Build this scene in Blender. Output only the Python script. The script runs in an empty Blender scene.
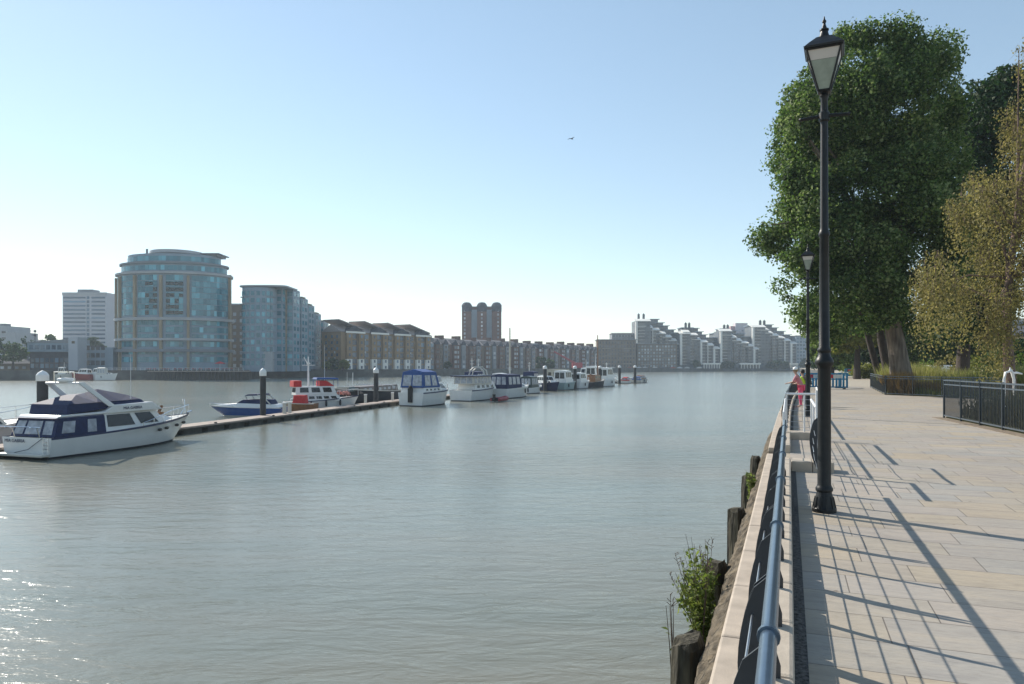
import bpy, bmesh, math, random
import numpy as np
from mathutils import Vector, Matrix
random.seed(7)
rng = np.random.default_rng(11)
R = math.radians
SC = bpy.context.scene
COL = SC.collection

# ------------------------------------------------------------------ camera
F = 730.0            # focal length in pixels of a 1024 px wide frame
HAZE_D = 0.00021
CZ = 1.9             # eye height over the promenade (z = 0)
WZ = -3.2            # level of the river
cam = bpy.data.cameras.new('camera')
cam.lens = F / 1024 * 36.0
cam.sensor_width = 36.0
cam.shift_y = 24 / 1024
cam.clip_start = 0.05
cam.clip_end = 9000
co = bpy.data.objects.new('camera', cam)
COL.objects.link(co)
co.location = (0, 0, CZ)
co.rotation_euler = (R(90), 0, 0)
SC.camera = co

# ------------------------------------------------------------------ light
SUN_EL, SUN_AZ = R(34), R(-44)       # azimuth measured from +Y towards +X
w = bpy.data.worlds.new('World')
SC.world = w
w.use_nodes = True
nt = w.node_tree
bg = nt.nodes['Background']
sky = nt.nodes.new('ShaderNodeTexSky')
sky.sky_type = 'NISHITA'
sky.sun_disc = False
sky.sun_elevation = SUN_EL
sky.sun_rotation = SUN_AZ
sky.altitude = 0
sky.air_density = 1.0
sky.dust_density = 0.05
sky.ozone_density = 1.2
hs_ = nt.nodes.new('ShaderNodeHueSaturation')
hs_.inputs['Hue'].default_value = 0.492
hs_.inputs['Saturation'].default_value = 1.0
gm_ = nt.nodes.new('ShaderNodeGamma')
gm_.inputs[1].default_value = 0.75
nt.links.new(sky.outputs[0], gm_.inputs[0])
nt.links.new(gm_.outputs[0], hs_.inputs['Color'])
nt.links.new(hs_.outputs[0], bg.inputs[0])
bg.inputs[1].default_value = 0.15
sl = bpy.data.lights.new('sun', 'SUN')
sl.energy = 3.8
sl.angle = R(0.5)
sl.color = (1.0, 0.93, 0.82)
so = bpy.data.objects.new('sun', sl)
COL.objects.link(so)
sd = Vector((math.sin(SUN_AZ) * math.cos(SUN_EL), math.cos(SUN_AZ) * math.cos(SUN_EL), math.sin(SUN_EL)))
so.rotation_euler = sd.to_track_quat('Z', 'Y').to_euler()
SC.view_settings.view_transform = 'Standard'
SC.view_settings.look = 'None'
SC.view_settings.exposure = 0.74
SC.view_settings.gamma = 1.0
SC.view_settings.use_curve_mapping = False
SC.render.engine = 'CYCLES'
SC.cycles.max_bounces = 6
SC.cycles.transparent_max_bounces = 8
SC.cycles.volume_bounces = 1

# ------------------------------------------------------------------ materials
MATS = {}
def ramp(n, stops):
    cr = n.color_ramp
    while len(cr.elements) < len(stops):
        cr.elements.new(0.5)
    for e, (p, c) in zip(cr.elements, stops):
        e.position = p
        e.color = (c[0], c[1], c[2], 1)
def mat(name, col, rough=0.6, metal=0.0, var=0.12, scale=3.0, bump=0.0, bscale=30.0, spec=0.5, alpha=1.0, sq=1.0):
    if name in MATS:
        return MATS[name]
    m = bpy.data.materials.new(name)
    m.use_nodes = True
    t = m.node_tree
    b = t.nodes['Principled BSDF']
    tc = t.nodes.new('ShaderNodeTexCoord')
    nz = t.nodes.new('ShaderNodeTexNoise')
    nz.inputs['Scale'].default_value = scale
    nz.inputs['Detail'].default_value = 5
    src = tc.outputs['Object']
    if sq != 1.0:
        mq = t.nodes.new('ShaderNodeMapping'); mq.inputs['Scale'].default_value = (1, 1, sq)
        t.links.new(src, mq.inputs['Vector']); src = mq.outputs[0]
    t.links.new(src, nz.inputs['Vector'])
    rp = t.nodes.new('ShaderNodeValToRGB')
    ramp(rp, [(0.3, [c * (1 - var) for c in col]), (0.7, [min(1, c * (1 + var)) for c in col])])
    t.links.new(nz.outputs['Fac'], rp.inputs['Fac'])
    t.links.new(rp.outputs['Color'], b.inputs['Base Color'])
    b.inputs['Roughness'].default_value = rough
    b.inputs['Metallic'].default_value = metal
    b.inputs['Specular IOR Level'].default_value = spec
    b.inputs['Alpha'].default_value = alpha
    if bump:
        n2 = t.nodes.new('ShaderNodeTexNoise')
        n2.inputs['Scale'].default_value = bscale
        n2.inputs['Detail'].default_value = 6
        t.links.new(src, n2.inputs['Vector'])
        bp = t.nodes.new('ShaderNodeBump')
        bp.inputs['Strength'].default_value = 0.8
        bp.inputs['Distance'].default_value = bump
        t.links.new(n2.outputs['Fac'], bp.inputs['Height'])
        t.links.new(bp.outputs['Normal'], b.inputs['Normal'])
    MATS[name] = m
    return m

def leaf_mat(name, cols, trans=0.35):
    m = bpy.data.materials.new(name)
    m.use_nodes = True
    t = m.node_tree
    b = t.nodes['Principled BSDF']
    out = t.nodes['Material Output']
    geo = t.nodes.new('ShaderNodeNewGeometry')
    tc = t.nodes.new('ShaderNodeTexCoord')
    nz = t.nodes.new('ShaderNodeTexNoise')
    nz.inputs['Scale'].default_value = 0.35
    t.links.new(tc.outputs['Object'], nz.inputs['Vector'])
    mx = t.nodes.new('ShaderNodeMath'); mx.operation = 'MULTIPLY_ADD'
    mx.inputs[1].default_value = 0.55
    t.links.new(geo.outputs['Random Per Island'], mx.inputs[0])
    m2 = t.nodes.new('ShaderNodeMath'); m2.operation = 'MULTIPLY'
    m2.inputs[1].default_value = 0.5
    t.links.new(nz.outputs['Fac'], m2.inputs[0])
    t.links.new(m2.outputs[0], mx.inputs[2])
    rp = t.nodes.new('ShaderNodeValToRGB')
    n = len(cols)
    ramp(rp, [(0.15 + 0.7 * i / (n - 1), c) for i, c in enumerate(cols)])
    t.links.new(mx.outputs[0], rp.inputs['Fac'])
    t.links.new(rp.outputs['Color'], b.inputs['Base Color'])
    b.inputs['Roughness'].default_value = 0.6
    b.inputs['Specular IOR Level'].default_value = 0.25
    tr = t.nodes.new('ShaderNodeBsdfTranslucent')
    hs = t.nodes.new('ShaderNodeHueSaturation')
    hs.inputs['Saturation'].default_value = 1.15
    hs.inputs['Value'].default_value = 1.6
    t.links.new(rp.outputs['Color'], hs.inputs['Color'])
    t.links.new(hs.outputs['Color'], tr.inputs['Color'])
    ms = t.nodes.new('ShaderNodeMixShader')
    ms.inputs[0].default_value = trans
    t.links.new(b.outputs[0], ms.inputs[1])
    t.links.new(tr.outputs[0], ms.inputs[2])
    t.links.new(ms.outputs[0], out.inputs['Surface'])
    MATS[name] = m
    return m

def water_mat():
    m = bpy.data.materials.new('river_water')
    m.use_nodes = True
    t = m.node_tree
    b = t.nodes['Principled BSDF']
    tc = t.nodes.new('ShaderNodeTexCoord')
    def mapping(sx, sy, rz=0):
        mp = t.nodes.new('ShaderNodeMapping')
        mp.inputs['Scale'].default_value = (sx, sy, 1)
        mp.inputs['Rotation'].default_value = (0, 0, rz)
        t.links.new(tc.outputs['Object'], mp.inputs['Vector'])
        return mp
    def noise(mp, sc, det, rough=0.5, dist=0.0):
        n = t.nodes.new('ShaderNodeTexNoise')
        n.inputs['Scale'].default_value = sc
        n.inputs['Detail'].default_value = det
        n.inputs['Roughness'].default_value = rough
        n.inputs['Distortion'].default_value = dist
        t.links.new(mp.outputs[0], n.inputs['Vector'])
        return n
    n1 = noise(mapping(0.45, 1.2, R(12)), 1.5, 4, 0.55, 0.6)
    n2 = noise(mapping(0.6, 1.4, R(-14)), 4.0, 4, 0.6, 0.3)
    n3 = noise(mapping(0.010, 0.035, R(8)), 1.0, 4, 0.6)
    n4 = noise(mapping(0.05, 0.16, R(-6)), 1.0, 3, 0.6)
    rr = t.nodes.new('ShaderNodeValToRGB')
    ramp(rr, [(0.38, (0.45,) * 3), (0.60, (1.0,) * 3)])
    t.links.new(n3.outputs['Fac'], rr.inputs['Fac'])
    h1 = t.nodes.new('ShaderNodeMath'); h1.operation = 'MULTIPLY_ADD'
    h1.inputs[1].default_value = 0.32
    t.links.new(n2.outputs['Fac'], h1.inputs[0])
    t.links.new(n1.outputs['Fac'], h1.inputs[2])
    h2 = t.nodes.new('ShaderNodeMath'); h2.operation = 'MULTIPLY'
    t.links.new(h1.outputs[0], h2.inputs[0])
    t.links.new(rr.outputs['Color'], h2.inputs[1])
    bp = t.nodes.new('ShaderNodeBump')
    bp.inputs['Strength'].default_value = 1.0
    bp.inputs['Distance'].default_value = WAVE
    t.links.new(h2.outputs[0], bp.inputs['Height'])
    t.links.new(bp.outputs['Normal'], b.inputs['Normal'])
    cr = t.nodes.new('ShaderNodeValToRGB')
    ramp(cr, [(0.3, (0.145, 0.165, 0.138)), (0.7, (0.200, 0.190, 0.150))])
    t.links.new(n4.outputs['Fac'], cr.inputs['Fac'])
    t.links.new(cr.outputs['Color'], b.inputs['Base Color'])
    b.inputs['Roughness'].default_value = 0.18
    b.inputs['IOR'].default_value = 1.33
    return m
WAVE = 0.08

def paving_mat():
    m = bpy.data.materials.new('sandstone_paving')
    m.use_nodes = True
    t = m.node_tree
    b = t.nodes['Principled BSDF']
    tc = t.nodes.new('ShaderNodeTexCoord')
    mp = t.nodes.new('ShaderNodeMapping')
    mp.inputs['Rotation'].default_value = (0, 0, 0)
    t.links.new(tc.outputs['Object'], mp.inputs['Vector'])
    def brick(bw, rh, off, freq):
        br = t.nodes.new('ShaderNodeTexBrick')
        br.inputs['Scale'].default_value = 1.0
        br.inputs['Brick Width'].default_value = bw
        br.inputs['Row Height'].default_value = rh
        br.inputs['Mortar Size'].default_value = 0.005
        br.inputs['Mortar Smooth'].default_value = 0.25
        br.inputs['Bias'].default_value = 0.0
        br.inputs['Color1'].default_value = (0, 0, 0, 1)
        br.inputs['Color2'].default_value = (1, 1, 1, 1)
        br.inputs['Mortar'].default_value = (0.5, 0.5, 0.5, 1)
        br.offset = off
        br.offset_frequency = freq
        br.squash = 0.72
        br.squash_frequency = 3
        t.links.new(mp.outputs[0], br.inputs['Vector'])
        return br
    br = brick(1.05, 0.56, 0.37, 2)
    rp = t.nodes.new('ShaderNodeValToRGB')
    ramp(rp, [(0.0, (0.36, 0.32, 0.265)), (0.2, (0.335, 0.31, 0.28)), (0.38, (0.385, 0.325, 0.245)),
              (0.55, (0.325, 0.31, 0.285)), (0.72, (0.365, 0.325, 0.285)), (0.88, (0.34, 0.305, 0.265)), (1.0, (0.39, 0.33, 0.25))])
    t.links.new(br.outputs['Color'], rp.inputs['Fac'])
    # veins and weathering inside each flag
    m2 = t.nodes.new('ShaderNodeMapping')
    m2.inputs['Scale'].default_value = (0.8, 3.0, 1)
    t.links.new(tc.outputs['Object'], m2.inputs['Vector'])
    n1 = t.nodes.new('ShaderNodeTexNoise')
    n1.inputs['Scale'].default_value = 1.6
    n1.inputs['Detail'].default_value = 8
    n1.inputs['Distortion'].default_value = 1.0
    t.links.new(m2.outputs[0], n1.inputs['Vector'])
    r1 = t.nodes.new('ShaderNodeValToRGB')
    ramp(r1, [(0.25, (0.80, 0.80, 0.82)), (0.5, (1.0, 1.0, 1.0)), (0.78, (1.12, 1.08, 1.02))])
    t.links.new(n1.outputs['Fac'], r1.inputs['Fac'])
    n2 = t.nodes.new('ShaderNodeTexNoise')
    n2.inputs['Scale'].default_value = 0.22
    n2.inputs['Detail'].default_value = 5
    t.links.new(tc.outputs['Object'], n2.inputs['Vector'])
    r2 = t.nodes.new('ShaderNodeValToRGB')
    ramp(r2, [(0.3, (0.88, 0.86, 0.84)), (0.65, (1.05, 1.04, 1.02))])
    t.links.new(n2.outputs['Fac'], r2.inputs['Fac'])
    def mul(a, c):
        x = t.nodes.new('ShaderNodeMix'); x.data_type = 'RGBA'; x.blend_type = 'MULTIPLY'
        x.inputs['Factor'].default_value = 1
        t.links.new(a, x.inputs[6]); t.links.new(c, x.inputs[7])
        return x.outputs[2]
    vo = t.nodes.new('ShaderNodeTexVoronoi'); vo.inputs['Scale'].default_value = 2.3
    t.links.new(tc.outputs['Object'], vo.inputs['Vector'])
    r3 = t.nodes.new('ShaderNodeValToRGB')
    ramp(r3, [(0.035, (0.62, 0.58, 0.55)), (0.06, (1, 1, 1))])
    t.links.new(vo.outputs['Distance'], r3.inputs['Fac'])
    n5 = t.nodes.new('ShaderNodeTexNoise'); n5.inputs['Scale'].default_value = 9; n5.inputs['Detail'].default_value = 10; n5.inputs['Roughness'].default_value = 0.75
    t.links.new(m2.outputs[0], n5.inputs['Vector'])
    r5 = t.nodes.new('ShaderNodeValToRGB')
    ramp(r5, [(0.30, (0.82, 0.80, 0.78)), (0.5, (1, 1, 1)), (0.72, (1.1, 1.08, 1.05))])
    t.links.new(n5.outputs['Fac'], r5.inputs['Fac'])
    c = mul(mul(rp.outputs['Color'], r1.outputs['Color']), r2.outputs['Color'])
    c = mul(mul(c, r3.outputs['Color']), r5.outputs['Color'])
    jm = t.nodes.new('ShaderNodeMix'); jm.data_type = 'RGBA'
    t.links.new(br.outputs['Fac'], jm.inputs['Factor'])
    t.links.new(c, jm.inputs[6])
    jm.inputs[7].default_value = (0.15, 0.13, 0.11, 1)
    t.links.new(jm.outputs[2], b.inputs['Base Color'])
    b.inputs['Roughness'].default_value = 0.8
    hb = t.nodes.new('ShaderNodeMath'); hb.operation = 'MULTIPLY_ADD'
    hb.inputs[1].default_value = -1.0
    n3 = t.nodes.new('ShaderNodeTexNoise'); n3.inputs['Scale'].default_value = 14; n3.inputs['Detail'].default_value = 6
    t.links.new(m2.outputs[0], n3.inputs['Vector'])
    t.links.new(br.outputs['Fac'], hb.inputs[0]); t.links.new(n3.outputs['Fac'], hb.inputs[2])
    bp = t.nodes.new('ShaderNodeBump')
    bp.inputs['Distance'].default_value = 0.006
    t.links.new(hb.outputs[0], bp.inputs['Height'])
    t.links.new(bp.outputs['Normal'], b.inputs['Normal'])
    return m

def brick_mat(name, c1, c2, sc=1.0):
    m = bpy.data.materials.new(name)
    m.use_nodes = True
    t = m.node_tree
    b = t.nodes['Principled BSDF']
    tc = t.nodes.new('ShaderNodeTexCoord')
    n = t.nodes.new('ShaderNodeTexNoise'); n.inputs['Scale'].default_value = 0.3 * sc; n.inputs['Detail'].default_value = 8
    n.inputs['Roughness'].default_value = 0.7
    t.links.new(tc.outputs['Object'], n.inputs['Vector'])
    rp = t.nodes.new('ShaderNodeValToRGB'); ramp(rp, [(0.35, c1), (0.65, c2)])
    t.links.new(n.outputs['Fac'], rp.inputs['Fac'])
    t.links.new(rp.outputs['Color'], b.inputs['Base Color'])
    b.inputs['Roughness'].default_value = 0.85
    MATS[name] = m
    return m

def glass_mat(name, c0, c1, rough=0.12):
    m = bpy.data.materials.new(name); m.use_nodes = True
    t = m.node_tree; b = t.nodes['Principled BSDF']
    g = t.nodes.new('ShaderNodeNewGeometry'); oi = t.nodes.new('ShaderNodeObjectInfo')
    ad = t.nodes.new('ShaderNodeMath'); ad.operation = 'ADD'
    t.links.new(g.outputs['Random Per Island'], ad.inputs[0]); t.links.new(oi.outputs['Random'], ad.inputs[1])
    fr = t.nodes.new('ShaderNodeMath'); fr.operation = 'FRACT'; t.links.new(ad.outputs[0], fr.inputs[0])
    rp = t.nodes.new('ShaderNodeValToRGB')
    ramp(rp, [(0.0, c0), (0.55, [(a + c) / 2 for a, c in zip(c0, c1)]), (0.85, c1), (1.0, [min(1, c * 1.5) for c in c1])])
    t.links.new(fr.outputs[0], rp.inputs['Fac']); t.links.new(rp.outputs['Color'], b.inputs['Base Color'])
    b.inputs['Roughness'].default_value = rough
    MATS[name] = m
    return m
M_water = water_mat()
M_pave = paving_mat()
M_black = mat('black_paint', (0.009, 0.010, 0.011), 0.42, 0, 0.3, 12, 0.002, 60, .35)
M_cop = mat('pale_coping_stone', (0.43, 0.36, 0.29), 0.85, 0, 0.16, 5, 0.003, 60)
M_plinth = mat('beige_plinth_stone', (0.43, 0.37, 0.30), 0.8, 0, 0.14, 6, 0.003, 70)
M_steel = mat('brushed_steel', (0.13, 0.18, 0.24), 0.28, 0.7, 0.08, 20)
M_wire = mat('steel_wire', (0.45, 0.47, 0.5), 0.35, 0.9, 0.1, 20)
M_blade = mat('dark_blade_paint', (0.030, 0.035, 0.042), 0.45, 0, 0.15, 6)
M_rubble = mat('weathered_rubble', (0.10, 0.080, 0.055), 0.95, 0, 0.8, 9, 0.06, 22)
M_drain = mat('dark_gravel', (0.085, 0.08, 0.075), 0.95, 0, 0.8, 30, 0.02, 60)
M_timber = mat('wet_old_timber', (0.060, 0.052, 0.034), 0.9, 0, 0.7, 12, 0.05, 18, sq=.2)
M_wall = mat('dark_river_wall', (0.075, 0.072, 0.065), 0.9, 0, 0.35, 1.2, 0.04, 5)
M_gravel = mat('pale_gravel_path', (0.36, 0.31, 0.24), 0.95, 0, 0.15, 2, 0.01, 40)
M_soil = mat('dry_soil_edge', (0.20, 0.155, 0.11), 0.95, 0, 0.35, 6, 0.02, 40)
M_grass = mat('meadow_ground', (0.085, 0.085, 0.035), 0.95, 0, 0.35, 0.5, 0.05, 4)
M_land = mat('city_ground', (0.13, 0.125, 0.11), 0.95, 0, 0.25, 0.05)
M_fence = mat('dark_green_fence_paint', (0.028, 0.038, 0.045), 0.4, 0, 0.15, 8)
M_frail = mat('fence_rail_sky_tint', (0.10, 0.125, 0.15), 0.35, 0.3, 0.1, 8)  # sky reflection on the rails put into a lighter base colour
M_bark = mat('grey_brown_bark', (0.19, 0.155, 0.125), 0.95, 0, 0.6, 4.0, 0.12, 7, sq=.18)
M_barkd = mat('dark_bark', (0.055, 0.042, 0.035), 0.95, 0, 0.3, 3.0, 0.05, 8)
M_hull = mat('white_gelcoat', (0.72, 0.72, 0.70), 0.25, 0, 0.04, 1.5)
M_off = mat('offwhite_gelcoat', (0.55, 0.53, 0.48), 0.35, 0, 0.07, 1.5)
M_navy = mat('navy_canvas', (0.012, 0.022, 0.075), 0.75, 0, 0.25, 4, 0.01, 9)
M_blue = mat('blue_canvas', (0.03, 0.085, 0.26), 0.75, 0, 0.2, 4, 0.01, 9)
M_boot = mat('dark_antifoul', (0.012, 0.014, 0.025), 0.6, 0, 0.3, 4)
M_stripe = mat('navy_stripe', (0.02, 0.03, 0.09), 0.35, 0, 0.1, 4)
M_dglass = mat('dark_window_glass', (0.012, 0.014, 0.017), 0.08, 0, 0.2, 3)
M_clear = mat('clear_canvas_window', (0.36, 0.38, 0.42), 0.2, 0, 0.35, 2.5)
M_red = mat('red_canvas', (0.50, 0.03, 0.03), 0.7, 0, 0.15, 4)
M_chrome = mat('polished_rail', (0.7, 0.72, 0.75), 0.15, 1.0, 0.03, 4)
M_varn = mat('varnished_wood', (0.22, 0.095, 0.035), 0.3, 0, 0.3, 3)
M_deck = mat('pontoon_decking', (0.33, 0.27, 0.23), 0.9, 0, 0.25, 1.5, 0.01, 12)
M_float = mat('pontoon_float', (0.05, 0.048, 0.04), 0.8, 0, 0.4, 2)
M_rubber = mat('black_rubber', (0.015, 0.015, 0.016), 0.7, 0, 0.2, 5)
M_white = mat('white_paint', (0.78, 0.78, 0.76), 0.45, 0, 0.05, 3)
M_seagreen = mat('pale_green_hull', (0.30, 0.40, 0.40), 0.35, 0, 0.08, 3)

# ------------------------------------------------------------------ mesh helpers
class MB:
    def __init__(s, M=None):
        s.v = []; s.f = []; s.mi = []; s.M = M; s.cur = 0
    def pt(s, p):
        p = Vector(p)
        if s.M is not None: p = s.M @ p
        s.v.append(p)
        return len(s.v) - 1
    def face(s, idx):
        s.f.append(idx); s.mi.append(s.cur)
    def hexa(s, P):   # 8 points: bottom 4 ccw, top 4 ccw
        i = [s.pt(p) for p in P]
        for q in ((3, 2, 1, 0), (4, 5, 6, 7), (0, 1, 5, 4), (1, 2, 6, 5), (2, 3, 7, 6), (3, 0, 4, 7)):
            s.face([i[k] for k in q])
        return s
    def box(s, x0, x1, y0, y1, z0, z1):
        return s.hexa([(x0, y0, z0), (x1, y0, z0), (x1, y1, z0), (x0, y1, z0), (x0, y0, z1), (x1, y0, z1), (x1, y1, z1), (x0, y1, z1)])
    def prism(s, poly, z0, z1):
        n = len(poly)
        f0 = z0 if callable(z0) else (lambda x, y: z0)
        f1 = z1 if callable(z1) else (lambda x, y: z1)
        a = [s.pt((x, y, f0(x, y))) for x, y in poly]
        b = [s.pt((x, y, f1(x, y))) for x, y in poly]
        s.face(a[::-1]); s.face(b)
        for i in range(n):
            j = (i + 1) % n
            s.face([a[i], a[j], b[j], b[i]])
        return s
    def extr(s, prof, axis, a0, a1):
        # profile of (p,q) extruded along axis 'x' (p=y,q=z) or 'y' (p=x,q=z)
        mk = (lambda p, q, a: (a, p, q)) if axis == 'x' else (lambda p, q, a: (p, a, q))
        A = [s.pt(mk(p, q, a0)) for p, q in prof]; B = [s.pt(mk(p, q, a1)) for p, q in prof]
        s.face(A[::-1]); s.face(B)
        n = len(prof)
        for i in range(n):
            j = (i + 1) % n
            s.face([A[i], A[j], B[j], B[i]])
        return s
    def tube(s, pts, r, n=8, cap=True):
        pts = [Vector(p) for p in pts]
        rs = r if isinstance(r, (list, tuple)) else [r] * len(pts)
        rings = []
        up = Vector((0, 0, 1))
        for i, p in enumerate(pts):
            d = (pts[min(i + 1, len(pts) - 1)] - pts[max(i - 1, 0)])
            if d.length < 1e-9: d = Vector((0, 0, 1))
            d.normalize()
            a = d.cross(up)
            if a.length < 0.05: a = d.cross(Vector((0, 1, 0))) if abs(d.y) < .9 else d.cross(Vector((1, 0, 0)))
            a.normalize(); b = d.cross(a)
            rings.append([s.pt(p + (a * math.cos(2 * math.pi * k / n) + b * math.sin(2 * math.pi * k / n)) * rs[i]) for k in range(n)])
        for A, B in zip(rings, rings[1:]):
            for k in range(n):
                s.face([A[k], A[(k + 1) % n], B[(k + 1) % n], B[k]])
        if cap:
            s.face(rings[0][::-1]); s.face(rings[-1])
        return s
    def lathe(s, prof, c=(0, 0, 0), n=16, sq=False):
        rings = []
        for r, z in prof:
            rings.append([s.pt((c[0] + r * math.cos(2 * math.pi * (k + .5) / n), c[1] + r * math.sin(2 * math.pi * (k + .5) / n), c[2] + z)) for k in range(n)])
        for A, B in zip(rings, rings[1:]):
            for k in range(n):
                s.face([A[k], A[(k + 1) % n], B[(k + 1) % n], B[k]])
        s.face(rings[0][::-1]); s.face(rings[-1])
        return s
    def panel(s, q, u0, u1, v0, v1, off=0.02, th=0.03):
        # a thin solid patch on the quad q=(p00,p10,p11,p01), outwards by its normal
        p00, p10, p11, p01 = [Vector(p) for p in q]
        def at(u, v): return (p00 * (1 - u) + p10 * u) * (1 - v) + (p01 * (1 - u) + p11 * u) * v
        n = (p10 - p00).cross(p01 - p00).normalized()
        o = [at(u0, v0), at(u1, v0), at(u1, v1), at(u0, v1)]
        return s.hexa([p + n * (off - th) for p in o] + [p + n * off for p in o])
    def build(s, name, m, parent=None, loc=None, rz=0.0, smooth=None, bevel=0):
        me = bpy.data.meshes.new(name)
        me.from_pydata([tuple(v) for v in s.v], [], s.f)
        ms = m if isinstance(m, (list, tuple)) else [m]
        for x in ms: me.materials.append(x)
        if len(ms) > 1: me.polygons.foreach_set('material_index', s.mi)
        me.validate()
        bm = bmesh.new(); bm.from_mesh(me)
        bmesh.ops.recalc_face_normals(bm, faces=bm.faces)
        bm.to_mesh(me); bm.free()
        if smooth is not None:
            me.polygons.foreach_set('use_smooth', [True] * len(me.polygons))
            me.set_sharp_from_angle(angle=R(smooth))
        o = bpy.data.objects.new(name, me)
        COL.objects.link(o)
        if parent: o.parent = parent
        if loc is not None: o.location = loc
        o.rotation_euler = (0, 0, rz)
        if bevel:
            bv = o.modifiers.new('bevel', 'BEVEL'); bv.width = bevel; bv.segments = 2; bv.limit_method = 'ANGLE'
        return o

def tag(o, label=None, cat=None, group=None, kind=None):
    if label: o['label'] = label
    if cat: o['category'] = cat
    if group: o['group'] = group
    if kind: o['kind'] = kind
    return o
def empty(name, loc, rz=0, label=None, cat=None, group=None):
    o = bpy.data.objects.new(name, None)
    o.empty_display_size = 0.3
    COL.objects.link(o)
    o.location = loc
    o.rotation_euler = (0, 0, rz)
    return tag(o, label, cat, group)
def copy_tree(o, parent=None):
    c = o.copy(); COL.objects.link(c)
    if parent: c.parent = parent
    for ch in [x for x in o.children]: copy_tree(ch, c)
    return c
def Wp(px, Y, z=0.0):
    return Vector(((px - 512) / F * Y, Y, z))
def zy(y, Y):
    return CZ - (y - 366) / F * Y
TH = math.atan2(277, F)
def P(v, u, z=0.0):    # promenade frame: v across (to the right), u along the river wall
    return Vector((v * math.cos(TH) + u * math.sin(TH), -v * math.sin(TH) + u * math.cos(TH), z))
unit_me = {}
def unit_box(m):
    if m.name in unit_me: return unit_me[m.name]
    b = MB().box(-.5, .5, -.5, .5, -.5, .5)
    o = b.build('unit', m)
    me = o.data
    bpy.data.objects.remove(o)
    me.name = 'pane'
    unit_me[m.name] = me
    return me
class Wins:
    """windows of one building: the first 100 (largest first) are parts, the rest one part"""
    def __init__(s, parent, m, name='window'):
        s.p = parent; s.m = m; s.l = []; s.name = name
    def add(s, x, y, z, w, h, ang=0.0, d=0.12):
        s.l.append((x, y, z, w, h, ang, d))
    def grid(s, x0, x1, y, z0, nf, fh, nc, ww, wh, ang=0.0, side=False, skip=0):
        for i in range(nf):
            for k in range(nc):
                if skip and random.random() < skip: continue
                t = x0 + (x1 - x0) * (k + .5) / nc
                z = z0 + fh * (i + .5)
                if side: s.add(y, t, z, ww, wh, R(90))
                else: s.add(t, y, z, ww, wh, ang)
    def done(s, limit=100):
        me = unit_box(s.m)
        l = s.l
        for a in l[:limit]:
            o = bpy.data.objects.new(s.name, me); COL.objects.link(o); o.parent = s.p
            o.location = a[:3]; o.scale = (a[3], a[6], a[4]); o.rotation_euler = (0, 0, a[5])
        if len(l) > limit:
            mb = MB()
            for a in l[limit:]:
                mb.M = Matrix.Translation(a[:3]) @ Matrix.Rotation(a[5], 4, 'Z')
                mb.box(-a[3] / 2, a[3] / 2, -a[6] / 2, a[6] / 2, -a[4] / 2, a[4] / 2)
            mb.M = None
            tag(mb.build(s.name, s.m, s.p), kind='stuff')

# ================================================================== SETTING
def land_poly(path_vu, far):
    return [P(v, u) for v, u in path_vu] + [P(v, u) for v, u in far]
# centre line of the wall: v offset as a function of u (the quay bends right)
def bend(u):
    pts = [(-60, 0), (22, 0), (30, .04), (40, .18), (50, .42), (65, 1.0), (85, 2.0), (120, 4.5), (200, 10), (400, 14), (900, 8)]
    for (a, va), (b, vb) in zip(pts, pts[1:]):
        if u <= b: return va + (vb - va) * (u - a) / (b - a)
    return pts[-1][1]
US = [-60, -20, 0, 10, 22, 26, 30, 35, 40, 45, 50, 57, 65, 75, 85, 100, 120, 160, 200, 300, 400, 600, 900]

b = MB(); b.box(-1500, 1500, -250, 2000, WZ - 0.5, WZ)
tag(b.build('river', M_water), kind='structure')
b = MB(); b.box(-1500, 1500, -250, 2000, WZ - 1.2, WZ - 0.9)
tag(b.build('river_bed', M_wall), kind='structure')

# near bank ground: polygon sheet with thickness
poly = [(bend(u) - .30, u) for u in US] + [(900, 900), (900, -200), (-.30, -200)]
b = MB(); b.prism(poly, -1.0, -.012)
tag(b.build('ground', M_gravel, rz=-TH), kind='structure')
# paved promenade sheet in (v,u)
poly = [(bend(u) + .02, u) for u in [-20, 0, 10, 22, 26, 30, 35, 40, 45, 50, 57, 65, 75]] + [(30, 75), (30, -20)]
b = MB(); b.prism(poly, -.008, 0.0)
tag(b.build('promenade_paving', M_pave, rz=-TH), kind='structure')
# river wall below the coping
b = MB()
us = US
for a, c in zip(us, us[1:]):
    va, vc = bend(a), bend(c)
    b.hexa([(va - .62, a, -6), (va - .25, a, -6), (vc - .25, c, -6), (vc - .62, c, -6),
            (va - .50, a, -.22), (va - .25, a, -.22), (vc - .25, c, -.22), (vc - .50, c, -.22)])
tag(b.build('river_wall', M_wall, rz=-TH), 'dark weathered quay wall dropping from the promenade edge into the river', 'river wall')

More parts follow.
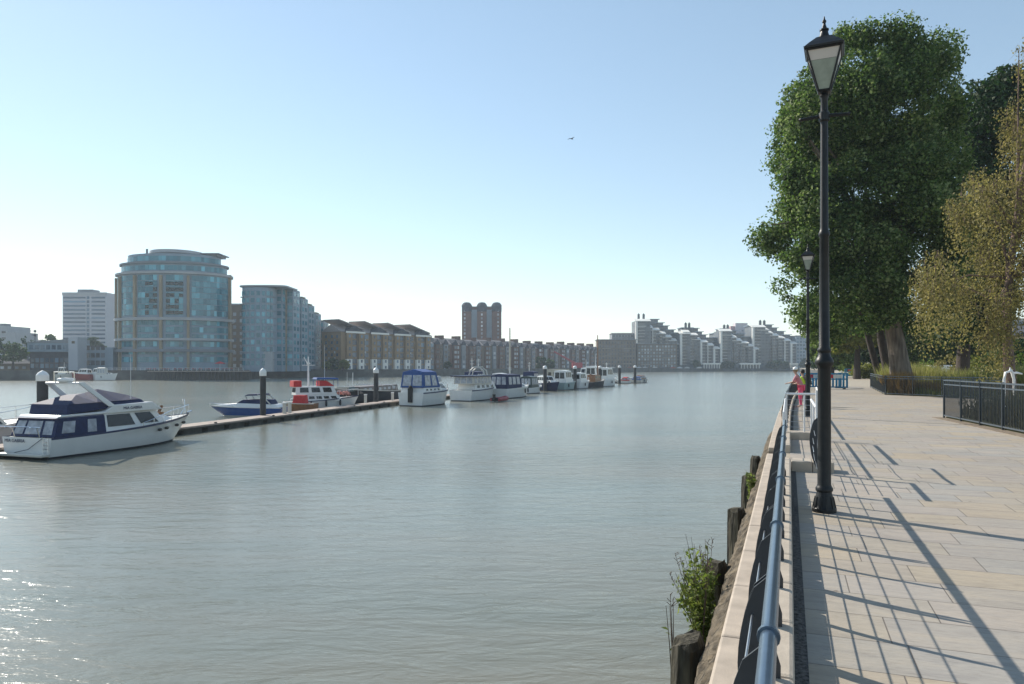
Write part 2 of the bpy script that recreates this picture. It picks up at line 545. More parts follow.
# rubble ledge: lumpy strip between the fender piles and the coping
b = MB()
nx, ny = 6, 420
u0, u1 = .5, 24.0
idx = {}
for j in range(ny + 1):
    u = u0 + (u1 - u0) * (j / ny)
    for i in range(nx + 1):
        t = i / nx
        v = bend(u) - .66 + .24 * t + random.uniform(-.014, .014)
        z = -.46 + .40 * (t ** .6) + random.uniform(-.035, .035) - (.2 if i == 0 else 0)
        if 16.3 < u < 17.6: z += .02
        idx[i, j] = b.pt((v, u + random.uniform(-.01, .01), z))
for j in range(ny):
    for i in range(nx):
        b.face([idx[i, j], idx[i + 1, j], idx[i + 1, j + 1], idx[i, j + 1]])
bot = [b.pt((bend(u0) - .6, u0, -1)), b.pt((bend(u0) - .3, u0, -1)), b.pt((bend(u1) - .3, u1, -1)), b.pt((bend(u1) - .6, u1, -1))]
b.face(bot)
tag(b.build('rubble_ledge', M_rubble, rz=-TH, smooth=50), 'rough brown crumbling rubble ledge outside the pale coping', 'ledge')

# pale outer coping stones (laid in blocks)
def coping(name, segs, v0, v1, z0, z1, label, blk=1.25, m=None, bev=.02, gap=.006):
    b = MB()
    for a, c in segs:
        n = max(1, round((c - a) / blk))
        for i in range(n):
            ua = a + (c - a) * i / n + gap / 2; ub = a + (c - a) * (i + 1) / n - gap / 2
            ba, bb = bend(ua), bend(ub)
            dz = random.uniform(-.003, .003)
            b.hexa([(ba + v0, ua, z0), (ba + v1, ua, z0), (bb + v1, ub, z0), (bb + v0, ub, z0),
                    (ba + v0, ua, z1 + dz), (ba + v1, ua, z1 + dz), (bb + v1, ub, z1 + dz), (bb + v0, ub, z1 + dz)])
    o = b.build(name, m or M_cop, rz=-TH, bevel=bev)
    return tag(o, label, 'coping')
coping('outer_coping', [(-6, 16.4)], -.44, -.235, -.22, .05, 'broad pale stone coping along the river side of the near railing')
coping('outer_coping', [(17.6, 22.4)], -.44, -.235, -.22, .05, 'short pale stone coping piece beyond the gap in the wall')
coping('outer_coping', [(22.4, 120)], -.44, -.235, -.22, .05, 'far run of pale coping curving away along the river', blk=2)
b = MB(); b.box(-.50, -.12, 16.4, 17.6, -.5, -.10)
tag(b.build('mud_ledge', M_rubble, rz=-TH), 'brown muddy ledge in the gap between two pale coping runs', 'ledge')
# inner plinth carrying the railings
coping('plinth', [(-6, 14.6)], -.125, .03, -.2, .19, 'low beige stone plinth under the near blue steel handrail', blk=.92, m=M_plinth, bev=.028)
b = MB()
for i in range(2): b.box(.036 + i * .36, .036 + i * .36 + .354, 14.1, 14.6, -.1, .19)
tag(b.build('plinth_return', M_plinth, rz=-TH, bevel=.02), 'pale stone plinth turning inward behind the tall lamp post', 'coping')
coping('plinth', [(17.1, 20.2)], -.125, .03, -.2, .17, 'short beige plinth beside the recessed river gate', blk=.8, m=M_plinth)
b = MB(); b.box(-.125, .72, 20.2, 20.75, -.1, .19)
tag(b.build('plinth_return', M_plinth, rz=-TH, bevel=.02), 'pale stone plinth below the white crossbar railing', 'coping')
coping('plinth', [(20.75, 90)], -.125, .03, -.2, .19, 'long far plinth running on beside the river past the second lamp', blk=1.5, m=M_plinth)
# dark drain strip along the plinth
b = MB()
for a, c in ((-6, 14.1), (20.75, 75)):
    n = max(1, int((c - a) / 4))
    for i in range(n):
        ua, ub = a + (c - a) * i / n, a + (c - a) * (i + 1) / n
        ba, bb = bend(ua), bend(ub)
        b.hexa([(ba + .032, ua, -.004), (ba + .115, ua, -.004), (bb + .115, ub, -.004), (bb + .032, ub, -.004),
                (ba + .032, ua, .004), (ba + .115, ua, .004), (bb + .115, ub, .004), (bb + .032, ub, .004)])
tag(b.build('drain_strip', M_drain, rz=-TH), kind='structure')

# timber fender piles
for i, (u, top, wd) in enumerate([(5.77, -.20, .27), (8.18, -.21, .25), (11.36, -.21, .27), (14.77, -.2, .27), (17.9, -.2, .26)]):
    b = MB()
    nn = 9
    rings = []
    for k, (z, s) in enumerate([(-5, 1), (-3, 1.0), (-1.2, .97), (top - .25, .95), (top - .05, .9), (top, .68)]):
        ring = []
        for a in range(nn):
            an = 2 * math.pi * a / nn
            r = wd * .5 * s * (1.12 if a % 2 else .98) * random.uniform(.9, 1.1)
            ring.append(b.pt((r * math.cos(an), r * 1.15 * math.sin(an), z + random.uniform(-.03, .03) * (k > 2))))
        rings.append(ring)
    for A, B in zip(rings, rings[1:]):
        for a in range(nn): b.face([A[a], A[(a + 1) % nn], B[(a + 1) % nn], B[a]])
    b.face(rings[-1])
    o = b.build('timber_pile', M_timber, None, P(-.725, u), -TH)
    names = ['nearest', 'second', 'third', 'fourth', 'fifth', 'sixth']
    tag(o, ['mossy rotten timber fender pile with broad top nearest the viewer', 'dark timber pile hidden behind the green river plant',
            'tall split timber pile just beyond the green river plant', 'squat dark timber pile below the tall lamp post',
            'small timber pile beside the muddy gap in the coping', 'last small timber pile past the coping gap'][i], 'pile', 'timber fender piles along the quay')

# ------------------------------------------------------------------ railings
HR = 1.02
def railing(path, label, posts, top=HR, zb=.19, blades=True, wires=5, zs=None, tops=None, mh=None):
    """path: list of (v,u); posts: list of distances along; built in the promenade frame"""
    root = empty('railing', P(path[0][0], path[0][1]), -TH, label, 'railing', 'steel railings along the river edge')
    org = Vector((path[0][0], path[0][1], 0))
    pts = [Vector((v, u, 0)) - org for v, u in path]
    L = [0]
    for a, c in zip(pts, pts[1:]): L.append(L[-1] + (c - a).length)
    def at(s):
        for i in range(len(pts) - 1):
            if s <= L[i + 1] + 1e-6:
                t = (s - L[i]) / (L[i + 1] - L[i])
                return pts[i].lerp(pts[i + 1], t), (pts[i + 1] - pts[i]).normalized()
        return pts[-1], (pts[-1] - pts[-2]).normalized()
    b = MB(); b.tube([p + Vector((0, 0, top)) for p in pts], .027, 14)
    b.build('handrail', mh or M_steel, root, smooth=40)
    k = 0
    for s in posts:
        p, d = at(s)
        nrm = Vector((-d.y, d.x, 0))          # towards the river
        offs = (-.03, .03) if (k % 2) else (0,)
        k += 1
        for o_ in offs:
            b = MB()
            N = 12
            outer, inner = [], []
            for i in range(N + 1):
                t = i / N
                z = zb + (top - .02 - zb) * t
                bul = .055 + .095 * math.sin(math.pi * min(1, t * 1.02)) ** .8 if t < 1 else .01
                if t > .93: bul = .01 + (bul - .01) * (1 - t) / .07 * .9
                outer.append((bul, z))
                inner.append((max(bul - .11, -.02) if t < .93 else bul - .03, z))
            th = .006
            A = [b.pt(p + d * (o_ - th) + nrm * q + Vector((0, 0, z))) for q, z in outer]
            B = [b.pt(p + d * (o_ - th) + nrm * q + Vector((0, 0, z))) for q, z in inner]
            C = [b.pt(p + d * (o_ + th) + nrm * q + Vector((0, 0, z))) for q, z in outer]
            D = [b.pt(p + d * (o_ + th) + nrm * q + Vector((0, 0, z))) for q, z in inner]
            for i in range(N):
                b.face([A[i], A[i + 1], B[i + 1], B[i]]); b.face([C[i], D[i], D[i + 1], C[i + 1]])
                b.face([A[i], C[i], C[i + 1], A[i + 1]]); b.face([B[i], B[i + 1], D[i + 1], D[i]])
            b.face([A[0], B[0], D[0], C[0]]); b.face([A[-1], C[-1], D[-1], B[-1]])
            b.build('post', M_blade, root)
        if k % 2:
            c = MB(); c.tube([p - d * .012 + Vector((0, 0, top)), p + d * .012 + Vector((0, 0, top))], .037, 14)
            c.build('collar', M_steel, root, smooth=40)
    ss = np.linspace(0, L[-1], max(2, int(L[-1] / 1.5) + 1))
    for i in range(wires):
        t = .13 + .155 * i
        z = zb + (top - zb) * t
        bul = .02 + .09 * math.sin(math.pi * t) ** .8
        line = []
        for s in ss:
            p, d = at(s)
            line.append(p + Vector((-d.y, d.x, 0)) * bul + Vector((0, 0, z)))
        b = MB(); b.tube(line, .005, 6)
        b.build('wire', M_wire, root, smooth=60)
    return root
railing([(-.062, -3.0), (-.062, 12.39)], 'near railing with long blue steel handrail running from the bottom of the picture', [.3 + .87 * i for i in range(18)])
railing([(.47, 12.3), (.49, 14.0)], 'short railing section standing directly behind the tall lamp post', [1.0, 1.65])
# crossbar of the recess, straight posts
def plain_rail(path, label, zt, posts, wires, post_r=.022, zb=.19, rr=.03):
    root = empty('railing', P(*path[0]), -TH, label, 'railing', 'steel railings along the river edge')
    org = Vector((path[0][0], path[0][1], 0))
    pts = [Vector((v, u, 0)) - org for v, u in path]
    b = MB(); b.tube([p + Vector((0, 0, zt)) for p in pts], rr, 12); b.build('handrail', M_chrome2, root, smooth=40)
    for t in posts:
        i = min(int(t), len(pts) - 2)
        p = pts[i].lerp(pts[i + 1], t - i)
        c = MB(); c.tube([p + Vector((0, 0, zb)), p + Vector((0, 0, zt))], post_r, 8); c.build('post', M_chrome2, root, smooth=40)
    for i in range(wires):
        z = zb + (zt - zb) * (i + .8) / (wires + .8)
        c = MB(); c.tube([p + Vector((0, 0, z)) for p in pts], .006, 6); c.build('wire', M_wire, root)
    return root
M_chrome2 = mat('satin_rail', (0.68, 0.68, 0.68), 0.45, 0.15, 0.05, 6)
plain_rail([(-.10, 20.45), (.66, 20.45)], 'white steel crossbar railing with thin wires across the recess', 1.17, [.05, .62], 6)
plain_rail([(-.09, 14.3), (-.09, 20.4)], 'slender wire railing running up to the white crossbar', 1.04, [.0, .25, .5, .75, 1.0], 5, zb=.17, rr=.02)
plain_rail([(.52, 14.3), (.50, 15.0), (.52, 15.5), (.53, 16.3)], 'short hidden gate rail behind the tall lamp post', 1.45, [0, 3], 2, rr=.02, zb=0)
plain_rail([(.53, 16.4), (.53, 20.1)], 'inner gate railing at the recess behind the lamp post', 1.04, [.02, .5, .98], 4, zb=0)
path = [(bend(u) - .05, u) for u in (21.2, 26, 30, 35, 40, 45, 50, 57, 65, 75, 90)]
railing(path, 'far dark railing curving along the river beside the two people', [.4 + 1.9 * i for i in range(32)], mh=M_blade)

# ------------------------------------------------------------------ street lamps
def lamp(loc, label):
    root = empty('street_lamp', loc, -TH - R(4), label, 'street lamp', 'black heritage lamp posts on the promenade')
    b = MB()
    b.lathe([(.150, 0), (.150, .05), (.135, .07), (.128, .10), (.118, .16), (.098, .23), (.092, .26), (.108, .28), (.108, .31), (.094, .33),
             (.084, .36), (.081, 1.86), (.088, 1.89), (.112, 1.92), (.116, 1.96), (.104, 1.99), (.080, 2.03), (.074, 2.07), (.085, 2.09), (.085, 2.12), (.066, 2.15),
             (.057, 3.58), (.068, 3.60), (.071, 3.63), (.058, 3.66), (.051, 3.70), (.046, 5.08), (.066, 5.10), (.066, 5.20), (.046, 5.22),
             (.044, 5.38), (.060, 5.42), (.040, 5.45), (.046, 5.50)], n=20)
    b.build('column', M_black, root, smooth=35)
    b = MB()
    for k in range(10):
        a = 2 * math.pi * k / 10
        b.M = Matrix.Rotation(a, 4, 'Z')
        b.hexa([(.138, -.018, .03), (.152, -.018, .03), (.152, .018, .03), (.138, .018, .03), (.108, -.012, .20), (.116, -.012, .20), (.116, .012, .20), (.108, .012, .20)])
    b.M = None
    b.build('base_mould', M_black, root)
    b = MB(); b.tube([(-.31, 0, 5.15), (-.29, 0, 5.15), (-.27, 0, 5.15), (-.06, 0, 5.16), (.06, 0, 5.16), (.27, 0, 5.15), (.29, 0, 5.15), (.31, 0, 5.15)],
                     [.014, .028, .020, .026, .026, .020, .028, .014], 8)
    b.build('ladder_bar', M_black, root, smooth=40)
    z0, z1, h0, h1 = 5.48, 5.99, .068, .205
    fr = MB()
    for sx in (-1, 1):
        for sy in (-1, 1):
            fr.tube([(sx * h0, sy * h0, z0), (sx * h1, sy * h1, z1)], .014, 6)
    for (h, z, t) in ((h0, z0, .016), (h1, z1, .020), ):
        for a, c in (((-h, -h), (h, -h)), ((h, -h), (h, h)), ((h, h), (-h, h)), ((-h, h), (-h, -h))):
            fr.tube([(a[0], a[1], z), (c[0], c[1], z)], t, 6)
    fr.box(-h0, h0, -h0, h0, z0 - .02, z0 + .012)
    fr.build('lantern_frame', M_black, root)
    for k in range(4):
        g = MB(Matrix.Rotation(R(90) * k, 4, 'Z'))
        q = [(-h0, -h0, z0), (h0, -h0, z0), (h1, -h1, z1), (-h1, -h1, z1)]
        g.panel(q, .02, .98, .03, .72, -.002, .004)
        g.M = Matrix.Rotation(R(90) * k, 4, 'Z')
        g.build('glass_pane', M_lglass, root)
        g2 = MB(Matrix.Rotation(R(90) * k, 4, 'Z'))
        g2.panel(q, .02, .98, .725, .965, -.002, .004)
        g2.build('upper_pane', M_lwhite, root)
    r_ = MB()
    def sq(a, za, c, zc): r_.hexa([(-a, -a, za), (a, -a, za), (a, a, za), (-a, a, za), (-c, -c, zc), (c, -c, zc), (c, c, zc), (-c, c, zc)])
    sq(.235, 5.995, .240, 6.02)
    prof = [(.232, 6.021), (.175, 6.085), (.12, 6.14), (.09, 6.17)]
    for (a, za), (c, zc) in zip(prof, prof[1:]): sq(a, za, c, zc)
    r_.build('roof', M_black, root)
    f = MB()
    f.lathe([(.088, 6.165), (.088, 6.180), (.068, 6.19), (.052, 6.235), (.046, 6.27), (.058, 6.275), (.058, 6.29), (.034, 6.305), (.022, 6.34), (.016, 6.37), (.026, 6.385), (.026, 6.40), (.012, 6.42), (.006, 6.46)], n=12)
    f.build('finial', M_black, root, smooth=35)
    return root
M_lwhite = mat('milky_lantern_glass', (0.55, 0.50, 0.45), 0.4, 0, 0.06, 4)
M_lglass = mat('frosted_lantern_glass', (0.36, 0.40, 0.33), 0.25, 0, 0.14, 9, 0, 30, .5, .72)
lp = lamp(P(.43, 10.35), 'tall black heritage lamp post in front by the railing')
l2 = copy_tree(lp); l2.location = P(.66, 29.4)
l2['label'] = 'smaller looking black lamp post farther along beside the two people'

# ------------------------------------------------------------------ park fences
def fence(A, B, spacing, H, label, mesh_dark=True, zb=0.0):
    A = Vector(A); B = Vector(B)
    d = B - A; L = d.length; ang = math.atan2(d.y, d.x)
    root = empty('park_fence', (A.x, A.y, 0), ang, label, 'fence', 'dark metal park fences')
    n = max(1, round(L / spacing))
    for i in range(n + 1):
        x = L * i / n
        p = MB(); p.box(x - .03, x + .03, -.03, .03, zb - .05, zb + H + .02)
        p.build('post', M_fence, root, bevel=.006)
    for i in range(n):
        x0, x1 = L * i / n + .03, L * (i + 1) / n - .03
        p = MB()
        m = max(2, round((x1 - x0) / .105))
        for k in range(1, m):
            x = x0 + (x1 - x0) * k / m
            p.box(x - .009, x + .009, -.009, .009, zb + .09, zb + H - .03)
        p.build('bars', M_fence, root)
    for z, t, h in ((zb + H - .02, .026, .022), (zb + H - .17, .02, .02), (zb + .10, .02, .02)):
        r_ = MB(); r_.box(0, L, -t, t, z - h, z + h)
        r_.build('rail', M_frail, root)
    return root
def Gp(px, y): 
    Y = F * CZ / (y - 366); return Wp(px, Y)
a = Gp(944, 418); c = Gp(1024, 434.8)
dd = (c - a).normalized()
fence(a, a + dd * 17.6, 1.74, 1.40, 'tall dark barred park fence along the right edge of the paving')
fe_a, fe_d = a.copy(), dd.copy()
corner = Gp(885, 394.8)
fence(corner, Gp(870.5, 387.5), 2.6, 1.25, 'short fence side running away left of the leaning tree trunk')
fr_ = Gp(952, 397.6)
fence(corner + (fr_ - corner).normalized() * .08, corner + (fr_ - corner) * 1.7, 2.0, 1.25, 'low open fence crossing in front of the big tree trunk')

# planted beds and meadow behind the fences
def bed(poly, z, name, m):
    bb = MB(); bb.prism([(p.x, p.y) for p in poly], -.01, z)
    return tag(bb.build(name, m), kind='structure')
off = Vector((dd.y, -dd.x, 0)); off = off if off.x > 0 else -off
bed([fe_a + off * -.35 + dd * -.2, fe_a + dd * 17.6 - off * .35, fe_a + dd * 17.6 + off * .06, fe_a + off * .06 - dd * .2], .012, 'soil_edge', M_soil)
bed([fe_a + off * .06, fe_a + dd * 17.6 + off * .06, fe_a + dd * 17 + off * 40, fe_a + off * 40], .05, 'meadow_ground', M_grass)
cd = (fr_ - corner).normalized(); cl = (Gp(870.5, 387.5) - corner).normalized()
bed([corner + (cl + cd) * .06, corner + cd * 120, corner + cd * 160 + cl * 60, corner + cl * 17 + cd * .06, ][:4], .05, 'meadow_ground', M_grass)

# ------------------------------------------------------------------ blue plastic barriers
M_bblue = mat('blue_plastic', (0.02, 0.22, 0.42), 0.45, 0, 0.1, 3)
M_bred = mat('red_reflector', (0.55, 0.03, 0.05), 0.4, 0, 0.1, 3)
M_bwht = mat('white_reflector', (0.7, 0.72, 0.72), 0.4, 0, 0.1, 3)
def barrier(loc, rz, label, s=1.0):
    root = empty('plastic_barrier', loc, rz, label, 'barrier', 'blue plastic safety barriers on the path')
    W_, H_ = 2.0 * s, 1.15 * s
    fr = MB()
    fr.box(-W_ / 2, W_ / 2, -.03, .03, H_ - .12, H_); fr.box(-W_ / 2, W_ / 2, -.03, .03, .12, .22)
    fr.box(-W_ / 2, W_ / 2, -.03, .03, H_ * .58, H_ * .66)
    for i in range(9):
        x = -W_ / 2 + .08 + (W_ - .16) * i / 8
        fr.box(x - .075, x + .075, -.028, .028, .221, H_ * .58 - .001); fr.box(x - .075, x + .075, -.028, .028, H_ * .66 + .001, H_ - .121)
    fr.build('panel', M_bblue, root)
    for x in (-.75, .75):
        f = MB(); f.box(x * s - .05, x * s + .05, -.30, .30, 0, .10); f.build('foot', M_rubber, root)
    t = MB(); t.box(-W_ * .3, 0, -.045, -.031, H_ * .68, H_ - .14); t.build('reflector', M_bred, root)
    t = MB(); t.box(.01, W_ * .3, -.045, -.031, H_ * .68, H_ - .14); t.build('reflector', M_bwht, root)
    return root
barrier(Wp(833, 60), R(-12), 'blue plastic barrier standing right of the tall lamp post', 1.15)
barrier(Wp(813, 61), R(5), 'blue plastic barrier half hidden behind the tall lamp post', 1.15)
barrier(Wp(840, 63.5), R(60), 'blue plastic barrier turned sideways at the end of the near row', 1.15)
barrier(Wp(852, 128), R(-5), 'distant blue barrier left of the thin tree stem', 1.25)
barrier(Wp(862.5, 131), R(8), 'distant blue barrier behind the thin tree stem', 1.25)

# white painted play arch in the bed
root = empty('garden_arch', Wp(1008, 29.5, .02), R(10), 'white curved hoop shaped garden arch rising just behind the fence', 'arch')
H0 = 1.9 - (371.5 - 366) / F * 29.5
b = MB(); b.tube([(-.17, 0, 0), (-.18, 0, H0 * .8), (-.12, 0, H0 - .06), (0, 0, H0 - .04), (.14, 0, H0 + .02), (.20, 0, H0 - .08), (.30, .02, H0 - .35), (.32, .02, 0)], [.05, .05, .05, .045, .06, .06, .05, .05], 8)
b.build('hoop', M_white, root, smooth=60)
b = MB(); b.tube([(.22, 0, H0 - .10), (.42, 0, H0 - .07), (.66, 0, H0 - .12)], [.04, .045, .03], 8); b.build('branch', M_white, root, smooth=60)
b = MB(); b.tube([(.12, 0, H0 + .02), (.09, 0, H0 + .14)], [.05, .02], 8); b.build('tip', M_white, root, smooth=60)

from mathutils import noise as mnoise
# ------------------------------------------------------------------ vegetation
def leaves_mesh(name, C_, N_, size, m, parent, aspect=1.5, droop=0.0, loc=None, curl=.2):
    n = len(C_)
    d1 = rng.normal(size=(n, 3)); d1[:, 2] = d1[:, 2] * (1 - droop) - droop * 2.2
    d1 /= np.linalg.norm(d1, axis=1)[:, None]
    nn_ = N_ + rng.normal(size=(n, 3)) * .75
    d2 = np.cross(nn_, d1); d2 /= (np.linalg.norm(d2, axis=1)[:, None] + 1e-9)
    s = size * rng.uniform(.6, 1.35, size=(n, 1))
    up = np.cross(d1, d2) * s * curl
    V = np.empty((n * 4, 3))
    V[0::4] = C_ - d1 * s * aspect / 2; V[1::4] = C_ + d2 * s / 2 + up
    V[2::4] = C_ + d1 * s * aspect / 2; V[3::4] = C_ - d2 * s / 2 + up
    me = bpy.data.meshes.new(name)
    me.vertices.add(n * 4); me.loops.add(n * 4); me.polygons.add(n)
    me.vertices.foreach_set('co', V.ravel())
    me.loops.foreach_set('vertex_index', np.arange(n * 4, dtype=np.int32))
    me.polygons.foreach_set('loop_start', np.arange(0, n * 4, 4, dtype=np.int32))
    me.polygons.foreach_set('loop_total', np.full(n, 4, dtype=np.int32))
    me.materials.append(m)
    me.update(); me.validate()
    o = bpy.data.objects.new(name, me); COL.objects.link(o)
    if parent: o.parent = parent
    if loc is not None: o.location = loc
    return o
def inside(poly, x, y):
    c = False
    n = len(poly)
    for i in range(n):
        x1, y1 = poly[i]; x2, y2 = poly[(i + 1) % n]
        if (y1 > y) != (y2 > y) and x < (x2 - x1) * (y - y1) / (y2 - y1) + x1: c = not c
    return c
def edist(poly, x, y):
    m = 1e9
    n = len(poly)
    for i in range(n):
        x1, y1 = poly[i]; x2, y2 = poly[(i + 1) % n]
        dx, dy = x2 - x1, y2 - y1
        t = max(0, min(1, ((x - x1) * dx + (y - y1) * dy) / (dx * dx + dy * dy + 1e-9)))
        m = min(m, math.hypot(x - x1 - dx * t, y - y1 - dy * t))
    return m
def clumps_in(poly, n, r0, r1, thick, gaps=0.0):
    xs = [p[0] for p in poly]; ys = [p[1] for p in poly]
    out = []
    tries = 0
    while len(out) < n and tries < n * 60:
        tries += 1
        x = random.uniform(min(xs), max(xs)); z = random.uniform(min(ys), max(ys))
        if not inside(poly, x, z): continue
        d = edist(poly, x, z)
        r = random.uniform(r0, r1)
        if d < r * random.uniform(.45, 1.15):
            if d > r0 * .45: r = max(d * 1.02, r0 * .5)
            else: continue
        hd = min(thick, math.sqrt(max(0.01, d) * thick) * .95)
        y = random.choice([-1, 1]) * hd * random.uniform(0, 1) ** .5
        if gaps and mnoise.noise(Vector((x, y * .9, z * 1.15)) / gaps) < -.10 - .0 * d: 
            continue
        out.append((x, y, z, r))
    return out
def cloud(cl, per, flat=.8, droop=0.0):
    C_, N_ = [], []
    for (x, y, z, r) in cl:
        k = max(6, int(per * r * r))
        d = rng.normal(size=(k, 3)); d /= np.linalg.norm(d, axis=1)[:, None]
        rr = r * rng.uniform(.35, 1.0, size=(k, 1)) ** .55 * (1 + .25 * np.sin(d[:, :1] * 7 + d[:, 1:2] * 5))
        p = d * rr; p[:, 2] *= flat
        if droop: p[:, 2] -= droop * r * rng.uniform(0, 1.6, size=k) ** 2
        C_.append(p + np.array([x, y, z])); N_.append(d + np.array([0, 0, .35]))
    return np.concatenate(C_), np.concatenate(N_)
def tree(name, label, Y, base_px, zb, outline, thick, n, r0, r1, per, lsize, m, trunk, tr, bark, group=None, droop=0, gaps=0, limbs=8, cat='tree', aspect=1.4, flat=.8, depthoff=0.0):
    base = Wp(base_px, Y, zb)
    root = empty(name, base, 0, label, cat, group)
    poly = [((px - 512) / F * Y - base.x, zy(py, Y) - zb) for px, py in outline]
    cl = clumps_in(poly, n, r0, r1, thick, gaps)
    cl = [(x, y + depthoff, z, r) for x, y, z, r in cl]
    tp = [Vector(((px - 512) / F * Y - base.x, (0 if i == 0 else depthoff * i / (len(trunk) - 1)), zy(py, Y) - zb)) for i, (px, py) in enumerate(trunk)]
    tp[0] = Vector((0, 0, -.1)) if len(trunk) else tp[0]
    b = MB(); b.tube(tp, tr, 12, True)
    cand = sorted(cl, key=lambda c: -c[3])
    for i in range(limbs):
        c = random.choice(cl)
        j = random.uniform(.45, 1.0)
        k = min(int(j * (len(tp) - 1)), len(tp) - 2)
        st = tp[k].lerp(tp[k + 1], j * (len(tp) - 1) - k)
        en = Vector(c[:3])
        if en.z < st.z + .5: st = tp[max(k - 1, 0)].lerp(tp[k], .8)
        mid = st.lerp(en, .5) + Vector((0, 0, (en - st).length * .12))
        r_ = tr[min(k, len(tr) - 1)] * .38
        b.tube([st, mid, en], [r_, r_ * .6, r_ * .2], 7)
    if droop:
        for c in cl:
            for _ in range(3):
                q = Vector((c[0] + random.gauss(0, .3 * c[3]), c[1] + random.gauss(0, .3 * c[3]), c[2] + .3 * c[3]))
                b.tube([q, q + Vector((random.gauss(0, .06), random.gauss(0, .06), -c[3] * .8)), q + Vector((random.gauss(0, .1), random.gauss(0, .1), -c[3] * 1.9))], [.012, .008, .003], 3)
    b.build('trunk', bark, root, smooth=60)
    C_, N_ = cloud(cl, per, flat, droop)
    leaves_mesh('crown', C_, N_, lsize, m, root, aspect, droop=.55 if droop else 0)
    return root
ML_pop = leaf_mat('poplar_leaves', [(0.020, 0.042, 0.014), (0.055, 0.098, 0.028), (0.110, 0.165, 0.048), (0.27, 0.32, 0.15)], .42)
ML_dark = leaf_mat('dark_leaves', [(0.010, 0.024, 0.010), (0.02, 0.045, 0.014), (0.035, 0.07, 0.02)], .25)
ML_wil = leaf_mat('olive_brown_leaves', [(0.10, 0.098, 0.040), (0.155, 0.145, 0.055), (0.21, 0.19, 0.075), (0.28, 0.24, 0.12)], .45)
ML_yel = leaf_mat('yellow_green_leaves', [(0.09, 0.11, 0.025), (0.15, 0.17, 0.04), (0.23, 0.23, 0.07)], .45)
ML_far = leaf_mat('mid_green_leaves', [(0.022, 0.045, 0.014), (0.04, 0.075, 0.02), (0.065, 0.10, 0.03)], .3)
ML_hedge = leaf_mat('bush_leaves', [(0.045, 0.075, 0.02), (0.085, 0.13, 0.032), (0.14, 0.18, 0.05)], .42)

big = [(822, 34), (838, 22), (862, 26), (885, 17), (908, 13), (930, 24), (946, 42), (955, 62), (956, 100), (962, 135), (966, 180), (968, 240), (962, 300), (946, 338),
       (920, 352), (905, 330), (893, 322), (880, 334), (862, 338), (848, 350), (826, 352), (806, 336), (797, 318), (782, 296), (776, 268), (751, 242), (750, 228), (770, 218),
       (776, 196), (768, 182), (776, 166), (771, 148), (780, 132), (776, 112), (789, 100), (785, 78), (800, 66), (804, 48)]
big = [(870 + (x - 870) * .92 if x > 870 else x, y + 9 * max(0, (100 - y) / 90)) for x, y in big]
tree('poplar_tree', 'huge dark green poplar with thick leaning trunk behind the fence', 51, 904, 0, big, 6.5, 560, .6, 1.7, 310, .155, ML_pop,
     [(904, 393), (899, 360), (893, 325), (886, 285), (884, 230), (890, 150)], [.88, .62, .54, .45, .36, .15], M_bark, limbs=34, gaps=2.6)
tree('poplar_tree', 'darker tree standing behind the right side of the huge poplar', 66, 962, 0,
     [(938, 112), (952, 90), (970, 80), (990, 68), (1008, 74), (1020, 105), (1012, 180), (1015, 260), (1012, 320), (980, 345), (945, 345), (938, 280), (940, 180)], 5.5, 260, .9, 2.0, 130, .24, ML_dark,
     [(962, 390), (964, 340), (966, 290), (970, 220), (975, 140)], [.6, .5, .45, .3, .12], M_barkd, limbs=10, gaps=2.6)
tree('poplar_tree', 'slim dark leaning tree trunk left of the big trunk', 60, 883, 0,
     [(850, 300), (862, 285), (880, 290), (884, 320), (872, 338), (854, 334)], 2.5, 26, .8, 1.4, 80, .28, ML_pop,
     [(883, 389), (876, 365), (869, 340), (864, 320), (862, 300)], [.30, .26, .24, .2, .1], M_barkd, limbs=2)
tree('poplar_tree', 'dark double trunked tree tucked behind the leaning trunk', 58, 892, 0,
     [(868, 305), (880, 292), (900, 296), (905, 322), (890, 335), (872, 330)], 2.5, 26, .8, 1.4, 80, .28, ML_pop,
     [(892, 390), (886, 362), (881, 338), (878, 320), (878, 305)], [.42, .34, .3, .22, .1], M_barkd, limbs=2)
# drooping olive-brown tree at the right edge
tree('birch_tree', 'drooping olive brown tree with pale hanging sprays at the right edge', 34, 1012, .04,
     [(1018, 78), (1024, 40), (1045, 20), (1100, 10), (1120, 200), (1100, 300), (1034, 272), (1026, 300), (1014, 342), (990, 344), (972, 330), (960, 306), (950, 300), (938, 318), (928, 300), (918, 316),
      (912, 290), (906, 272), (920, 248), (948, 246), (962, 256), (985, 252), (978, 232), (952, 208), (944, 188), (962, 165), (990, 162), (1005, 138), (1013, 108)],
     3.2, 300, .30, .75, 640, .072, ML_wil, [(1012, 395), (1008, 350), (1006, 310), (1010, 270), (1022, 180), (1040, 90)], [.28, .22, .20, .17, .12, .05], mat('pinkish_birch_bark', (0.15, 0.10, 0.08), 0.9, 0, .6, 5, .04, 10, sq=.4),
     droop=1.7, limbs=26, aspect=1.7, gaps=1.5)
tree('small_tree', 'thin stemmed yellow green tree on the path beyond the barriers', 106, 857, 0,
     [(828, 300), (845, 292), (880, 298), (884, 330), (872, 352), (856, 348), (842, 357), (826, 348), (822, 325)], 5, 110, 1.0, 2.2, 60, .42, ML_yel,
     [(857, 379), (857, 366), (858, 345), (858, 320)], [.55, .42, .35, .15], M_barkd, limbs=8)
tree('small_tree', 'green tree half hidden behind the tall lamp post', 120, 832, 0,
     [(812, 330), (822, 312), (842, 310), (850, 335), (846, 362), (826, 368), (812, 360)], 5, 80, 1.1, 2.2, 50, .45, ML_hedge,
     [(832, 378), (832, 355), (833, 330)], [.4, .3, .1], M_barkd, limbs=6)
